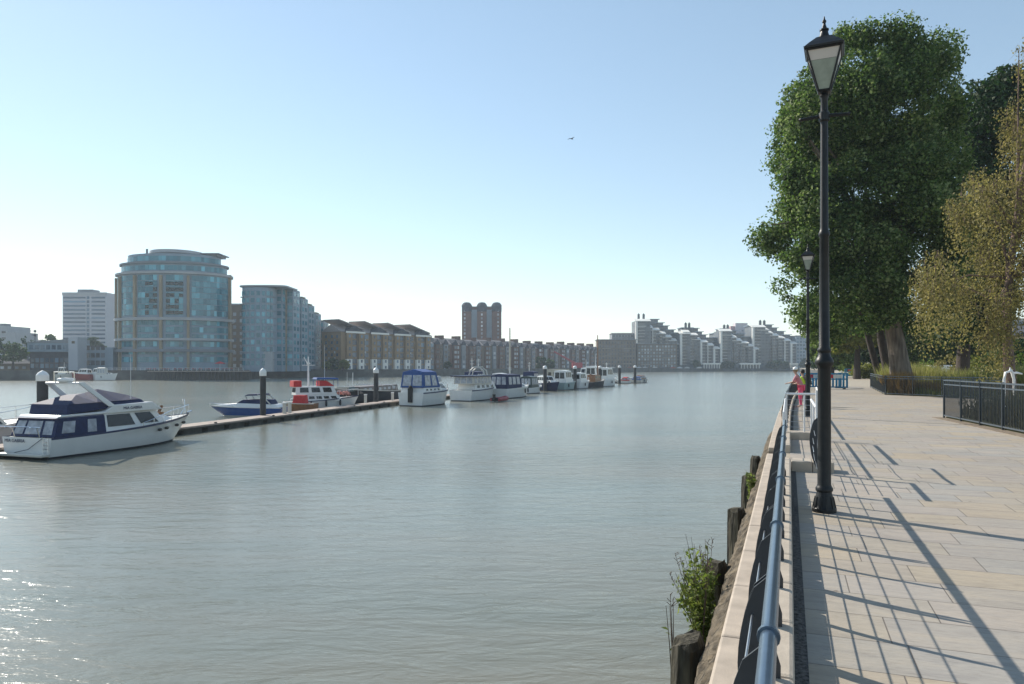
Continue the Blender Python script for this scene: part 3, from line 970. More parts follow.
# row of trees and shrubs beyond the meadow
spec = [(850, 140, 340, 26, 0, 'rounded green tree far behind the blue barriers'),
        (884, 120, 318, 40, 1, 'dark tree seen between the slim and the big trunk'),
        (925, 100, 318, 44, 0, 'bright green bushy tree right of the big trunk'),
        (955, 105, 300, 44, 1, 'dark green tree under the drooping sprays'),
        (985, 96, 325, 40, 0, 'mid green bushy tree behind the meadow near the right edge'),
        (1022, 88, 338, 34, 1, 'dark bushy tree in front of the cream house'),
        (905, 128, 326, 40, 1, 'dark tree behind the big leaning trunk'),
        (832, 190, 350, 40, 1, 'distant dark tree line piece beside the lamp post')]
for px, Y, yt, wd, k, lab in spec:
    hw = wd / 2
    o = [(px - hw, 366), (px - hw * 1.05, (366 + yt) / 2), (px - hw * .6, yt + 5), (px, yt), (px + hw * .6, yt + 4), (px + hw * 1.05, (366 + yt) / 2), (px + hw, 367), (px + hw * .4, 371), (px - hw * .4, 371)]
    tree('background_tree', lab, Y, px, 0, o, 3.5, 75, .8, 1.7, 75, .36, [ML_hedge, ML_dark][k], [(px, 366 + 1400 / Y), (px, 360), (px + 1, (yt + 366) / 2)], [.3, .22, .08], M_barkd, 'trees beyond the meadow', limbs=4)
def shrub(px, Y, yt, wd, m, lab, zb=0.05, n=26):
    hw = wd / 2; yb = 366 + F * (CZ - .1) / Y
    o = [(px - hw, yb), (px - hw, yt + (yb - yt) * .45), (px - hw * .5, yt + 1), (px, yt), (px + hw * .55, yt + 1.5), (px + hw, yt + (yb - yt) * .5), (px + hw, yb)]
    tree('shrub', lab, Y, px, zb, o, wd / 2 / F * Y, n, .3, .7, 240, .17, m, [(px, yb), (px, (yb + yt) / 2)], [.06, .02], M_barkd, 'shrubs in the meadow', limbs=3, cat='shrub')
shrub(950, 78, 352, 26, ML_wil, 'brownish olive shrub left of the yellow shrub')
shrub(972, 74, 354, 22, ML_yel, 'bright yellow green rounded shrub behind the fence')
shrub(1000, 70, 346, 34, ML_far, 'grey green willowy shrub right of the yellow shrub')
shrub(925, 84, 357, 24, ML_hedge, 'low green shrub beside the white van')
shrub(1020, 60, 352, 22, ML_hedge, 'green shrub below the cream house')
# clipped hedge along the path
hg = empty('hedge', Wp(868, 110), 0, 'long clipped green hedge running behind the slim trunks', 'hedge')
hc = [(random.uniform(-2.5, 9), random.uniform(-1, 1), random.uniform(.3, 1.9), random.uniform(.5, .8)) for _ in range(120)]
C_, N_ = cloud(hc, 110); leaves_mesh('foliage', C_, N_, .2, ML_yel, hg)

# tall grass: blades
def grass(name, poly, n, h0, h1, cols, wd=.02, zb=.04, fn=None):
    me = bpy.data.meshes.new(name)
    xs = [p[0] for p in poly]; ys = [p[1] for p in poly]
    pts = []
    while len(pts) < n:
        x = random.uniform(min(xs), max(xs)); y = random.uniform(min(ys), max(ys))
        if inside(poly, x, y): pts.append((x, y))
    p = np.array(pts); k = len(p)
    a = rng.uniform(0, 2 * math.pi, k); h = rng.uniform(h0, h1, k) * (.7 + .5 * (np.sin(p[:, 0] * .7) * np.sin(p[:, 1] * .5) * .5 + .5))
    lx = rng.normal(size=k) * h * .22; ly = rng.normal(size=k) * h * .22
    ww = wd * rng.uniform(.6, 1.5, k)
    V = np.zeros((k * 3, 3))
    V[0::3, 0] = p[:, 0] - np.cos(a) * ww; V[0::3, 1] = p[:, 1] - np.sin(a) * ww; V[0::3, 2] = zb
    V[1::3, 0] = p[:, 0] + np.cos(a) * ww; V[1::3, 1] = p[:, 1] + np.sin(a) * ww; V[1::3, 2] = zb
    V[2::3, 0] = p[:, 0] + lx; V[2::3, 1] = p[:, 1] + ly; V[2::3, 2] = zb + h
    me.vertices.add(k * 3); me.loops.add(k * 3); me.polygons.add(k)
    me.vertices.foreach_set('co', V.ravel())
    me.loops.foreach_set('vertex_index', np.arange(k * 3, dtype=np.int32))
    me.polygons.foreach_set('loop_start', np.arange(0, k * 3, 3, dtype=np.int32))
    me.polygons.foreach_set('loop_total', np.full(k, 3, dtype=np.int32))
    me.materials.append(cols); me.update(); me.validate()
    o = bpy.data.objects.new(name, me); COL.objects.link(o)
    return tag(o, kind='stuff')
MG1 = leaf_mat('tall_meadow_grass', [(0.11, 0.125, 0.03), (0.21, 0.22, 0.065), (0.34, 0.31, 0.15), (0.17, 0.21, 0.05)], .45)
MG2 = leaf_mat('dry_tan_grass', [(0.20, 0.13, 0.05), (0.32, 0.21, 0.09), (0.14, 0.09, 0.035)], .3)
c0 = [(p.x, p.y) for p in (corner + cd * .2 + cl * .2, corner + cd * 26 + cl * .2, corner + cd * 26 + cl * 6, corner + cd * .3 + cl * 6)]
grass('meadow_grass', c0, 16000, .15, .55, MG1, .03)
c1 = [(p.x, p.y) for p in (corner + cd * .3 + cl * 6.5, corner + cd * 26 + cl * 6.5, corner + cd * 42 + cl * 24, corner + cl * 14 + cd * .4)]
grass('meadow_grass', c1, 52000, .8, 2.0, MG1, .035)
c2 = [(p.x, p.y) for p in (corner + cd * .3 + cl * .2, corner + cd * 2.2 + cl * .2, corner + cd * 2.0 + cl * 4, corner + cl * 5 + cd * .3)]
grass('dry_grass', c2, 2600, .7, 1.5, MG2, .03)
c2 = [(p.x, p.y) for p in (corner + cd * 2.4 + cl * 1.5, corner + cd * 9 + cl * 1.5, corner + cd * 9 + cl * 6, corner + cd * 2.4 + cl * 6)]
grass('dry_grass', c2, 3200, .5, 1.1, MG2, .03)
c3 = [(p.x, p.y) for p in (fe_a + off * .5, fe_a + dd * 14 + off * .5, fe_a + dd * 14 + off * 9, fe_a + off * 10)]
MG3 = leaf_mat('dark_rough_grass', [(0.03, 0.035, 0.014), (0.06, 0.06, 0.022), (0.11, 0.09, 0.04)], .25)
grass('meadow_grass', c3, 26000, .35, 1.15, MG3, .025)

# river-wall plant: leggy buddleia with small leaves
def wall_plant(v, u, z, label, h=.55, n=36, spread=.32, lf=1):
    root = empty('wall_plant', P(v, u, z), -TH, label, 'plant')
    st = MB(); Cs = []; Ns = []
    for i in range(n):
        dx = random.uniform(-1, .35) * spread; dy = random.uniform(-1, 1) * spread * 2.2
        hh = h * random.uniform(.5, 1.15)
        pts = [Vector((0, dy * .3, -.3)), Vector((dx * .5, dy * .7, hh * .35)), Vector((dx, dy, hh))]
        st.tube(pts, [.006, .004, .002], 4)
        for k in range((60 if i % 3 else 14) if lf else 1):
            t = random.uniform(.05, .85)
            p = pts[0].lerp(pts[1], t * 2) if t < .5 else pts[1].lerp(pts[2], t * 2 - 1)
            Cs.append((p.x + random.gauss(0, .03), p.y + random.gauss(0, .03), p.z + random.gauss(0, .03))); Ns.append((0, 0, 1))
        for k in range(8):
            p = pts[1].lerp(pts[2], .7 + .04 * k)
            if i % 3 == 0: st.tube([p, p + Vector((random.gauss(0, .02), random.gauss(0, .02), .025))], .003, 3)
    st.build('stems', mat('brown_stems', (0.10, 0.07, 0.05), .9, 0, .3, 8), root)
    leaves_mesh('foliage', np.array(Cs), np.array(Ns, dtype=float), .028, ML_plant, root, 2.2)
    return root
ML_plant = leaf_mat('fresh_green_leaves', [(0.07, 0.10, 0.025), (0.13, 0.17, 0.045), (0.20, 0.23, 0.08)], .45)
wall_plant(-.80, 7.55, -.60, 'leggy green plant with brown seed heads growing from the river wall', .62, 46, .27)
wall_plant(-.64, 14.0, -.25, 'small green tuft on the ledge just before the fourth pile', .2, 14, .10)
wall_plant(-.86, 5.9, -.5, 'few bare thin stems rising beside the nearest pile', .5, 5, .08, 0)

# ================================================================== BOATS
def hull_fn(L, B, fs, fb, tw=.88, rake=.9):
    def beam(t):
        if t < .35: return B / 2 * (tw + (1 - tw) * (t / .35))
        return B / 2 * max(0.0, 1 - max(0, (t - .42) / .58) ** 2.1)
    def sheer(t): return fs + (fb - fs) * t ** 1.6
    return beam, sheer
def add_hull(root, L, B, fs, fb, m, boot=None, stripe=None, tw=.88, rake=.9, deck=None, name='hull'):
    beam, sheer = hull_fn(L, B, fs, fb, tw, rake)
    N = 20
    rows = [(-.5, .45, 0), (0.0, .86, 1), (.13, .89, 2), (.5, .95, 0), (.80, .985, 0), (.90, 1.0, 3), (1.0, 1.0, 3)]
    b = MB()
    P_ = {}
    for i in range(N + 1):
        t = i / N
        bd, sh = beam(t), sheer(t)
        for j, (zf, wf, _) in enumerate(rows):
            z = zf if j < 3 else .13 + (sh - .13) * (zf)
            nar = 1 - (1 - (j / 6)) * .45 * t ** 2 if j < 5 else 1
            x = -L / 2 + t * (L - rake * (1 - max(0, z) / sh) * 1.0) if t > .5 else -L / 2 + t * L
            if t > .5:
                k = (t - .5) / .5
                x = -L / 2 + t * L - rake * (1 - min(1, max(0, z) / sh)) * k ** 2
            y = bd * wf * nar
            if j == 0: y *= .6
            for s_ in (1, -1): P_[i, j, s_] = b.pt((x, s_ * y, z))
    for i in range(N):
        for j in range(len(rows) - 1):
            b.cur = 1 if j == 0 else (1 if j == 1 else (2 if j == 5 else 0))
            if stripe is None and b.cur == 2: b.cur = 0
            for s_ in (1, -1):
                b.face([P_[i, j, s_], P_[i + 1, j, s_], P_[i + 1, j + 1, s_], P_[i, j + 1, s_]])
    b.cur = 0
    for j in range(len(rows) - 1):
        b.cur = 1 if j < 2 else 0
        b.face([P_[0, j, 1], P_[0, j, -1], P_[0, j + 1, -1], P_[0, j + 1, 1]])
    b.build(name, [m, boot or M_boot, stripe or m], root, smooth=35)
    d = MB()
    pr = []
    for i in range(N + 1):
        t = i / N
        x = -L / 2 + t * L
        y = max(beam(t) - .06, .01); z = sheer(t) - .05
        pr.append((d.pt((x, y, z)), d.pt((x, -y, z)), d.pt((x, y, z - .1)), d.pt((x, -y, z - .1))))
    for A, C in zip(pr, pr[1:]):
        d.face([A[0], A[1], C[1], C[0]]); d.face([A[2], C[2], C[3], A[3]])
    d.build('deck', deck or M_off, root)
    return beam, sheer
def cabin(root, x0, x1, w, z0, z1, sf=.3, sb=.1, ti=.9, m=None, name='cabin', wins=None, wm=None, w1=None, crown=0.0):
    w1 = w if w1 is None else w1       # width at the front
    B_ = [Vector((x0, -w, z0)), Vector((x1, -w1, z0)), Vector((x1, w1, z0)), Vector((x0, w, z0))]
    T_ = [Vector((x0 + sb, -w * ti, z1)), Vector((x1 - sf, -w1 * ti, z1)), Vector((x1 - sf, w1 * ti, z1)), Vector((x0 + sb, w * ti, z1))]
    b = MB(); b.hexa(B_ + T_)
    if crown:
        mid0 = (T_[0] + T_[3]) / 2 + Vector((.1, 0, crown)); mid1 = (T_[1] + T_[2]) / 2 + Vector((-.2, 0, crown))
        i = [b.pt(p + Vector((0, 0, .002))) for p in T_] + [b.pt(mid0), b.pt(mid1)]
        b.face([i[0], i[1], i[5], i[4]]); b.face([i[3], i[4], i[5], i[2]]); b.face([i[0], i[4], i[3]]); b.face([i[1], i[2], i[5]])
    o = b.build(name, m or M_hull, root, bevel=.03)
    qs = {'S': (B_[0], B_[1], T_[1], T_[0]), 'P': (B_[2], B_[3], T_[3], T_[2]), 'F': (B_[1], B_[2], T_[2], T_[1]), 'A': (B_[3], B_[0], T_[0], T_[3])}
    for side, lst in (wins or {}).items():
        for sd_ in (('S', 'P') if side == 'SP' else (side,)):
            for (u0, u1, v0, v1) in lst:
                if sd_ == 'P' and side == 'SP': u0, u1 = 1 - u1, 1 - u0
                c = MB(); c.panel(qs[sd_], u0, u1, v0, v1, .02, .03)
                c.build('window', wm or M_dglass, root)
    return o
def row(n, a=.06, c=.94, v0=.3, v1=.85, g=.03):
    s = (c - a) / n
    return [(a + i * s + g / 2, a + (i + 1) * s - g / 2, v0, v1) for i in range(n)]
def rails(root, L, B, sheer, beam, t0, t1, h=.6, n=9, m=None, inset=.12):
    m = m or M_chrome
    ts = [t0 + (t1 - t0) * i / n for i in range(n + 1)]
    def p(t, s_, hh): return Vector((-L / 2 + t * L, s_ * max(beam(t) - inset, .02), sheer(t) + hh))
    top = [p(t, 1, h * min(1, .3 + 3 * (t - t0))) for t in ts] + [p(t, -1, h * min(1, .3 + 3 * (t - t0))) for t in ts[::-1]]
    b = MB(); b.tube(top, .022, 6)
    for t in ts[::2]:
        for s_ in (1, -1): b.tube([p(t, s_, -.05), p(t, s_, h * min(1, .3 + 3 * (t - t0)))], .018, 5)
    b.build('bow_rail', m, root)
def fenders(root, L, B, beam, sheer, ts, side, m=None):
    for t in ts:
        x = -L / 2 + t * L; y = side * (beam(t) + .08)
        b = MB(); b.lathe([(.03, .42), (.10, .34), (.12, .1), (.12, -.1), (.10, -.25), (.02, -.32)], (x, y, sheer(t) * .6), 8)
        b.build('fender', m or M_boot, root, smooth=50)
def mast(root, x, y, z0, z1, r=.05, m=None, spread=.0, name='mast'):
    b = MB(); b.tube([(x, y, z0), (x, y, z1)], [r, r * .6], 7)
    if spread:
        for k in (.6, .82): b.tube([(x, -spread, z0 + (z1 - z0) * k), (x, spread, z0 + (z1 - z0) * k)], r * .5, 5)
    b.build(name, m or M_white, root)
def boat(px, Y, psi, label, name='moored_boat', cat='boat', group='boats moored along the pontoon'):
    p = Wp(px, Y, WZ)
    return empty(name, p, R(90 - psi), label, cat, group)
def text(s, size, M, m, parent, name='lettering'):
    cu = bpy.data.curves.new(name, 'FONT'); cu.body = s; cu.size = size; cu.extrude = .004
    o = bpy.data.objects.new(name, cu); COL.objects.link(o)
    dg = bpy.context.evaluated_depsgraph_get()
    me = bpy.data.meshes.new_from_object(o.evaluated_get(dg))
    bpy.data.objects.remove(o)
    me.materials.clear(); me.materials.append(m)
    o = bpy.data.objects.new(name, me); COL.objects.link(o)
    o.parent = parent; o.matrix_local = M
    return o

# ---- 1 big fly-bridge motor yacht
L, B = 11.6, 3.8
r = boat(118, 45.9, 19, 'large white motor yacht with navy canopies nearest on the left', 'motor_yacht', 'yacht')
beam, sheer = add_hull(r, L, B, 1.22, 1.85, M_hull, M_boot, M_stripe, .94, 1.5)
b = MB(); b.box(-6.35, -5.81, -1.75, 1.75, .18, .34); b.build('swim_platform', M_off, r, bevel=.04)
cabin(r, -2.3, 2.9, 1.62, 1.2, 2.42, 1.2, .05, .86, M_hull, 'cabin', {'SP': [(.04, .46, .28, .88), (.56, .86, .30, .88)], 'F': [(.06, .48, .3, .86), (.52, .94, .3, .86)]}, w1=1.25)
cabin(r, 1.2, 4.6, 1.25, 1.35, 1.92, 1.5, .1, .8, M_hull, 'foredeck', w1=.55)
b = MB(); b.extr([(-5.2, 2.32), (2.0, 2.42), (1.2, 2.95), (-1.6, 2.88), (-2.2, 2.52), (-5.0, 2.45)], 'y', -1.48, 1.48); b.build('flybridge', M_hull, r, bevel=.05)
b = MB(); b.hexa([(-4.6, -1.4, 2.45), (.9, -1.2, 2.9), (.9, 1.2, 2.9), (-4.6, 1.4, 2.45), (-4.5, -1.36, 3.05), (.75, -1.02, 3.14), (.75, 1.02, 3.14), (-4.5, 1.36, 3.05)])
b.build('flybridge_screen', M_navy, r, bevel=.04)
b = MB()
i0 = [b.pt(p) for p in [(-4.45, -1.34, 3.055), (-2.6, -1.3, 3.085), (-.9, -1.2, 3.115), (.7, -1.0, 3.145), (.7, 1.0, 3.145), (-.9, 1.2, 3.115), (-2.6, 1.3, 3.085), (-4.45, 1.34, 3.055)]]
i1 = [b.pt(p) for p in [(-3.2, -.4, 3.55), (-2.4, 0, 3.62), (-1.5, 0, 3.86), (.2, -.5, 3.42), (.2, .5, 3.42), (-3.2, .4, 3.55)]]
for f in [(0, 1, 8), (1, 9, 8), (1, 2, 10), (1, 10, 9), (2, 3, 11), (2, 11, 10), (3, 4, 12), (3, 12, 11), (4, 5, 12), (5, 10, 12), (10, 11, 12), (5, 6, 10), (6, 9, 10), (6, 7, 13), (6, 13, 9), (7, 0, 8), (7, 8, 13), (8, 9, 13)]:
    b.face(list(f))
b.face(i0[::-1])
b.build('bimini_cover', M_navy, r)
b = MB()
for s_ in (-1, 1):
    b.hexa([(-1.95, s_ * 1.42 - .05, 2.8), (-1.45, s_ * 1.42 - .05, 2.8), (-1.45, s_ * 1.42 + .05, 2.8), (-1.95, s_ * 1.42 + .05, 2.8),
            (-3.75, s_ * 1.22 - .05, 4.28), (-3.35, s_ * 1.22 - .05, 4.28), (-3.35, s_ * 1.22 + .05, 4.28), (-3.75, s_ * 1.22 + .05, 4.28)])
b.box(-3.75, -3.33, -1.27, 1.27, 4.24, 4.34)
b.build('radar_arch', M_hull, r, bevel=.02)
b = MB(); b.lathe([(.02, 4.60), (.40, 4.58), (.44, 4.53), (.44, 4.40), (.38, 4.345)], (-3.55, -.1, 0), 14); b.build('radar_dome', M_white, r, smooth=50)
b = MB()
for a in ((-3.6, -.75), (-3.6, .75)): b.tube([(a[0], a[1], 4.3), (a[0], a[1], 4.95)], .025, 5)
b.tube([(-3.6, -.75, 4.95), (-3.6, .75, 4.95)], .025, 5); b.box(-3.68, -3.5, -.35, .35, 4.9, 5.0)
b.build('aerial_frame', M_chrome, r)
b = MB(); b.tube([(-.2, -1.2, 3.2), (-.25, -1.25, 6.1)], [.02, .008], 5); b.build('aerial', M_white, r)
# aft cockpit tent
cabin(r, -5.5, -2.25, 1.62, 1.2, 2.28, .0, .35, .90, M_navy, 'aft_canopy', {'SP': [(.12, .36, .2, .82), (.62, .80, .15, .85)], 'A': [(.06, .26, .15, .85), (.31, .66, .15, .85), (.72, .93, .15, .85)]}, M_clear)
b = MB(); b.hexa([(-5.35, -1.5, 2.285), (-2.3, -1.46, 2.285), (-2.3, 1.46, 2.285), (-5.35, 1.5, 2.285), (-4.7, -1.1, 2.42), (-2.3, -1.2, 2.50), (-2.3, 1.2, 2.50), (-4.7, 1.1, 2.42)])
b.build('canopy_roof', M_canv, r) if 'M_canv' in globals() else b.build('canopy_roof', mat('slate_blue_canvas', (0.16, 0.17, 0.24), .8, 0, .2, 3), r)
for s_, t0 in ((-1, 0), (1, 0)):
    for xx in (1.6, 2.3, 3.55, 4.6):
        t = (xx + L / 2) / L
        c = MB(); c.lathe([(.17, 0), (.17, .05), (.15, .06)], (0, 0, 0), 12)
        y = s_ * (beam(t) * .985 - .02)
        o = c.build('porthole', M_dglass, r, smooth=40); o.rotation_euler = (R(90) * -s_, 0, 0); o.location = (xx, y, sheer(t) - .47); o.scale = (1, .62, 1)
b = MB()
for k in (-.9, .9): b.tube([(-5.75, k, 1.2), (-5.9, k, 1.75), (-6.3, k, 1.85)], .035, 6)
b.tube([(-6.25, -1.6, 1.86), (-6.25, 1.3, 1.86)], .03, 6)
b.build('davit', M_chrome, r)
b = MB()
for yy in (-1.62, -1.28): b.tube([(-5.86, yy, .3), (-5.86, yy, 1.25)], .02, 5)
for z in (.4, .6, .8, 1.0): b.tube([(-5.87, -1.62, z), (-5.87, -1.28, z)], .02, 5)
b.build('ladder', M_chrome, r)
b = MB(); b.tube([(-5.85, -1.2, 1.2), (-5.95, -.3, .55), (-6.0, .6, .35)], .018, 5); b.build('rope', M_boot, r)
r.scale = (1.04, 1.04, .96)
rails(r, L, B, sheer, beam, .52, .995, .62, 12)
b = MB(); b.tube([(5.0, 0, 1.8), (5.35, 0, 2.2), (5.2, 0, 2.9)], .03, 5); b.tube([(5.6, .0, 1.9), (6.0, 0, 2.0)], .06, 6); b.tube([(5.2, -.2, 1.85), (5.35, 0, 2.9)], .02, 5)
b.build('anchor_roller', M_chrome, r)
b = MB(); b.box(2.9, 3.3, -.25, .1, 1.9, 2.1); b.tube([(3.1, 0, 2.0), (3.5, .1, 2.5)], .10, 6); b.build('deck_gear', M_varn, r)
text('MIA GABRIA', .27, Matrix(((0, 0, -1, -5.85), (-1, 0, 0, 1.55), (0, 1, 0, .92), (0, 0, 0, 1))), M_navy, r)
text('LONDON', .17, Matrix(((0, 0, -1, -5.85), (-1, 0, 0, -.45), (0, 1, 0, .74), (0, 0, 0, 1))), M_navy, r) if False else None
text('MIA GABRIA', .25, Matrix(((1, 0, 0, -1.0), (0, 0, -1, -1.505), (0, 1, 0, 2.56), (0, 0, 0, 1))), M_navy, r)

# ---- 2 partly visible boat behind it on the left
r = boat(-25, 45.5, 16, 'pale boat with bow rails cut off at the left edge', 'motor_boat')
L, B = 9.5, 3.2
beam, sheer = add_hull(r, L, B, 1.15, 1.75, mat('pinkish_gelcoat', (.58, .52, .50), .35, 0, .05, 2), M_boot, None)
cabin(r, -3, 1.8, 1.2, 1.1, 2.2, 1.2, .3, .85, M_off, 'cabin', {'SP': row(3)}, w1=.9)
rails(r, L, B, sheer, beam, .1, .99, .8, 12)

# ---- 3 speedboat
r = boat(247, 74, -86, 'sleek blue and white speedboat with navy covers behind the front pile', 'speedboat', 'speedboat')
L, B = 7.9, 2.5
M_sb = mat('royal_blue_gelcoat', (.03, .08, .25), .2, 0, .1, 2)
beam, sheer = add_hull(r, L, B, .95, 1.12, M_sb, M_off, M_hull, .92, 1.6)
b = MB()
b.hexa([(-3.6, -1.15, .93), (.9, -1.1, .97), (.9, 1.1, .97), (-3.6, 1.15, .93), (-3.4, -.95, 1.25), (.6, -.9, 1.38), (.6, .9, 1.38), (-3.4, .95, 1.25)])
b.hexa([(.9, -1.1, .97), (3.5, -.25, 1.09), (3.5, .25, 1.09), (.9, 1.1, .97), (.6, -.9, 1.38), (2.6, -.1, 1.22), (2.6, .1, 1.22), (.6, .9, 1.38)])
b.build('foredeck', M_hull, r, bevel=.03)
cabin(r, -2.9, .9, .88, 1.28, 1.72, .8, .2, .8, M_navy, 'cockpit_cover')
b = MB()
for s_ in (-1, 1): b.tube([(-2.9, s_ * 1.0, 1.2), (-2.0, s_ * .95, 2.1), (-1.4, s_ * .8, 2.2)], .06, 6)
b.build('targa_arch', M_off, r)
b = MB(); b.hexa([(-2.1, -.9, 2.16), (-.1, -.85, 2.1), (-.1, .85, 2.1), (-2.1, .9, 2.16), (-1.9, -.8, 2.32), (-.4, -.75, 2.26), (-.4, .75, 2.26), (-1.9, .8, 2.32)])
b.tube([(-.2, -.8, 2.1), (-.5, -.85, 1.5)], .03, 5); b.tube([(-.2, .8, 2.1), (-.5, .85, 1.5)], .03, 5)
b.build('bimini', M_navy, r)
rails(r, L, B, sheer, beam, .62, .99, .22, 6)
mast(r, -1.6, .4, 2.3, 2.9, .03)

# ---- 4 red and white trawler yacht
r = boat(323, 86, 62, 'white trawler yacht with red canvas and tall white mast', 'trawler_yacht', 'trawler')
L, B = 8.6, 3.0
beam, sheer = add_hull(r, L, B, 1.0, 1.6, M_hull, M_boot, M_stripe, .9, .8)
cabin(r, -3.2, 2.0, 1.25, 1.0, 1.75, .5, .1, .92, M_hull, 'cabin', {'SP': row(5, v0=.4, v1=.8, g=.05)})
cabin(r, -3.4, 1.4, 1.15, 1.75, 2.75, .4, .1, .9, M_hull, 'wheelhouse', {'SP': row(3, v0=.3, v1=.85, g=.08), 'F': row(3, v0=.3, v1=.85, g=.06), 'A': row(2, v0=.3, v1=.85, g=.06)})
cabin(r, -3.6, -2.7, 1.1, 2.7, 3.4, 0, 0, .98, M_red, 'dodger')
cabin(r, -.6, 1.1, 1.0, 2.76, 3.4, .9, 0, .9, M_red, 'dodger')
cabin(r, -3.3, -1.7, .6, 1.02, 1.95, 0, 0, .95, M_red, 'hatch_cover')
b = MB(); b.hexa([(-1.0, -1.1, 3.55), (1.6, -1.1, 3.55), (1.6, 1.1, 3.55), (-1.0, 1.1, 3.55), (-.9, -.9, 3.75), (1.5, -.9, 3.7), (1.5, .9, 3.7), (-.9, .9, 3.75)])
for x_ in (-.9, 1.5):
    for y_ in (-1, 1): b.tube([(x_, y_, 2.75), (x_, y_, 3.56)], .03, 5)
b.build('awning', M_blue, r)
b = MB(); b.tube([(-1.7, 0, 2.7), (-1.7, 0, 6.2)], [.13, .07], 8); b.tube([(-2.4, 0, 5.2), (-.9, 0, 5.2)], .04, 5); b.tube([(-1.7, 0, 5.2), (-2.2, 0, 6.1)], .05, 5)
b.box(-1.85, -1.5, -.15, .15, 5.3, 5.5)
b.build('mast', M_white, r)
mast(r, .3, .5, 2.8, 7.6, .025, name='aerial')
rails(r, L, B, sheer, beam, .1, .99, .8, 12, M_white)
fenders(r, L, B, beam, sheer, (.3, .5, .7), -1)
b = MB()
for k in range(9): b.lathe([(.02, -.2), (.2, -.1), (.24, .05), (.15, .22), (.02, .25)], (2.4 + random.uniform(-.7, .9), random.uniform(-.7, .7), 1.75 + random.uniform(0, .2)), 7)
b.build('deck_gear', M_red2 if 'M_red2' in globals() else mat('mixed_pink_gear', (.45, .18, .15), .7, 0, .8, 3.5), r)
# varnished hull moored at its stern
r = boat(299, 80.5, -84, 'small varnished brown timber boat beside the red and white trawler', 'timber_boat')
L, B = 3.9, 1.7
beam, sheer = add_hull(r, L, B, 1.0, 1.1, M_varn, M_boot, M_off, .9, .5)
cabin(r, -.9, .6, .5, .95, 1.9, .2, .1, .9, M_red, 'cover')

# ---- 5 black barge
r = boat(366, 105, 192, 'long black barge with a raised bow moored behind the pontoon', 'barge', 'barge')
L, B = 21.0, 4.4
beam, sheer = add_hull(r, L, B, 1.35, 2.3, M_boot, M_boot, M_off, .8, .6, M_float)
M_bg = mat('dark_green_paint', (.02, .04, .035), .4, 0, .2, 3)
cabin(r, -9, 5.5, 1.5, 1.3, 2.25, .3, .1, .92, mat('dull_brown_paint', (.13, .10, .09), .5, 0, .15, 2), 'cabin', {'SP': row(7, v0=.35, v1=.75, g=.06)}, M_clear)
cabin(r, 5.9, 8.6, 1.2, 1.7, 2.3, .8, .1, .8, M_bg, 'forehatch')
mast(r, 4.5, 0, 2.2, 4.2, .06); mast(r, 7.2, .4, 2.2, 4.3, .03)
b = MB(); b.tube([(9.6, -.6, 2.3), (9.9, -1.6, 1.2), (10.1, -2.2, .6)], .05, 5); b.build('mooring_rope', M_off, r)
rails(r, L, B, sheer, beam, .05, .45, .8, 8)

# ---- 6 blue canopy cruiser
r = boat(430, 96.5, 24, 'white cruiser with large blue canopy at the end of the near pontoon', 'cabin_cruiser', 'cruiser')
L, B = 9.6, 3.9
beam, sheer = add_hull(r, L, B, 1.75, 2.1, M_hull, M_boot, M_stripe, .95, 1.0)
cabin(r, -4.4, .2, 1.75, 1.7, 2.35, .2, .1, .95, M_hull, 'coachroof', {'SP': row(4, v0=.4, v1=.75, g=.12)})
cabin(r, -4.5, -.3, 1.72, 2.35, 4.35, .7, .25, .88, M_blue, 'canopy', {'A': [(.08, .46, .12, .80), (.52, .92, .12, .80)], 'SP': [(.10, .45, .12, .78), (.55, .85, .12, .78)]}, M_clear, crown=.35)
cabin(r, .2, 3.4, 1.3, 1.9, 2.9, 1.3, .0, .8, M_hull, 'cabin', {'SP': row(2, v0=.3, v1=.8)}, w1=.7)
b = MB(); b.lathe([(.05, 0), (.42, .1), (.45, .4), (.3, .75), (.05, .85)], (1.2, -.6, 2.95), 10); b.build('dinghy_cover', M_off, r, smooth=60)
b = MB(); b.box(-5.0, -4.75, -.3, .3, .5, 2.3); b.lathe([(.05, 0), (.22, .05), (.22, .35), (.05, .45)], (-4.85, 0, 2.2), 8); b.build('outboard', M_rubber, r)
rails(r, L, B, sheer, beam, .3, .99, .7, 12)
mast(r, -.6, .3, 4.4, 5.6, .05, M_white, .4)

# ---- 7 white cruiser with wheelhouse roof and arch
r = boat(478, 110, 26, 'white cruiser with flat dark roof and white arch next to the blue canopy', 'cabin_cruiser', 'cruiser')
L, B = 10.5, 4.0
beam, sheer = add_hull(r, L, B, 1.6, 2.1, M_hull, M_boot, M_stripe, .95, 1.0)
cabin(r, -3.6, 3.2, 1.5, 1.6, 2.5, .6, .1, .92, M_hull, 'cabin', {'SP': row(4, v0=.3, v1=.75, g=.1)})
cabin(r, -4.4, 1.4, 1.65, 2.45, 3.55, .3, .1, .96, M_off, 'wheelhouse', {'SP': row(5, .04, .96, .12, .92, .05), 'A': row(3, .04, .96, .12, .92, .05), 'F': row(3, .04, .96, .1, .9, .05)}, M_clear)
b = MB(); b.box(-4.9, 1.8, -1.95, 1.95, 3.55, 3.72); b.build('roof', M_stripe, r, bevel=.03)
b = MB()
for x_ in (-.4, .6): b.tube([(x_, -1.3, 3.7), (x_, -1.1, 4.4), (x_, -.5, 4.85), (x_, .5, 4.85), (x_, 1.1, 4.4), (x_, 1.3, 3.7)], .11, 7)
b.box(-.5, .7, -.5, .5, 4.9, 5.05)
b.build('arch', M_off, r)
mast(r, .1, 0, 5.0, 6.2, .05, M_white, .35)
rails(r, L, B, sheer, beam, .5, .99, .7, 10)
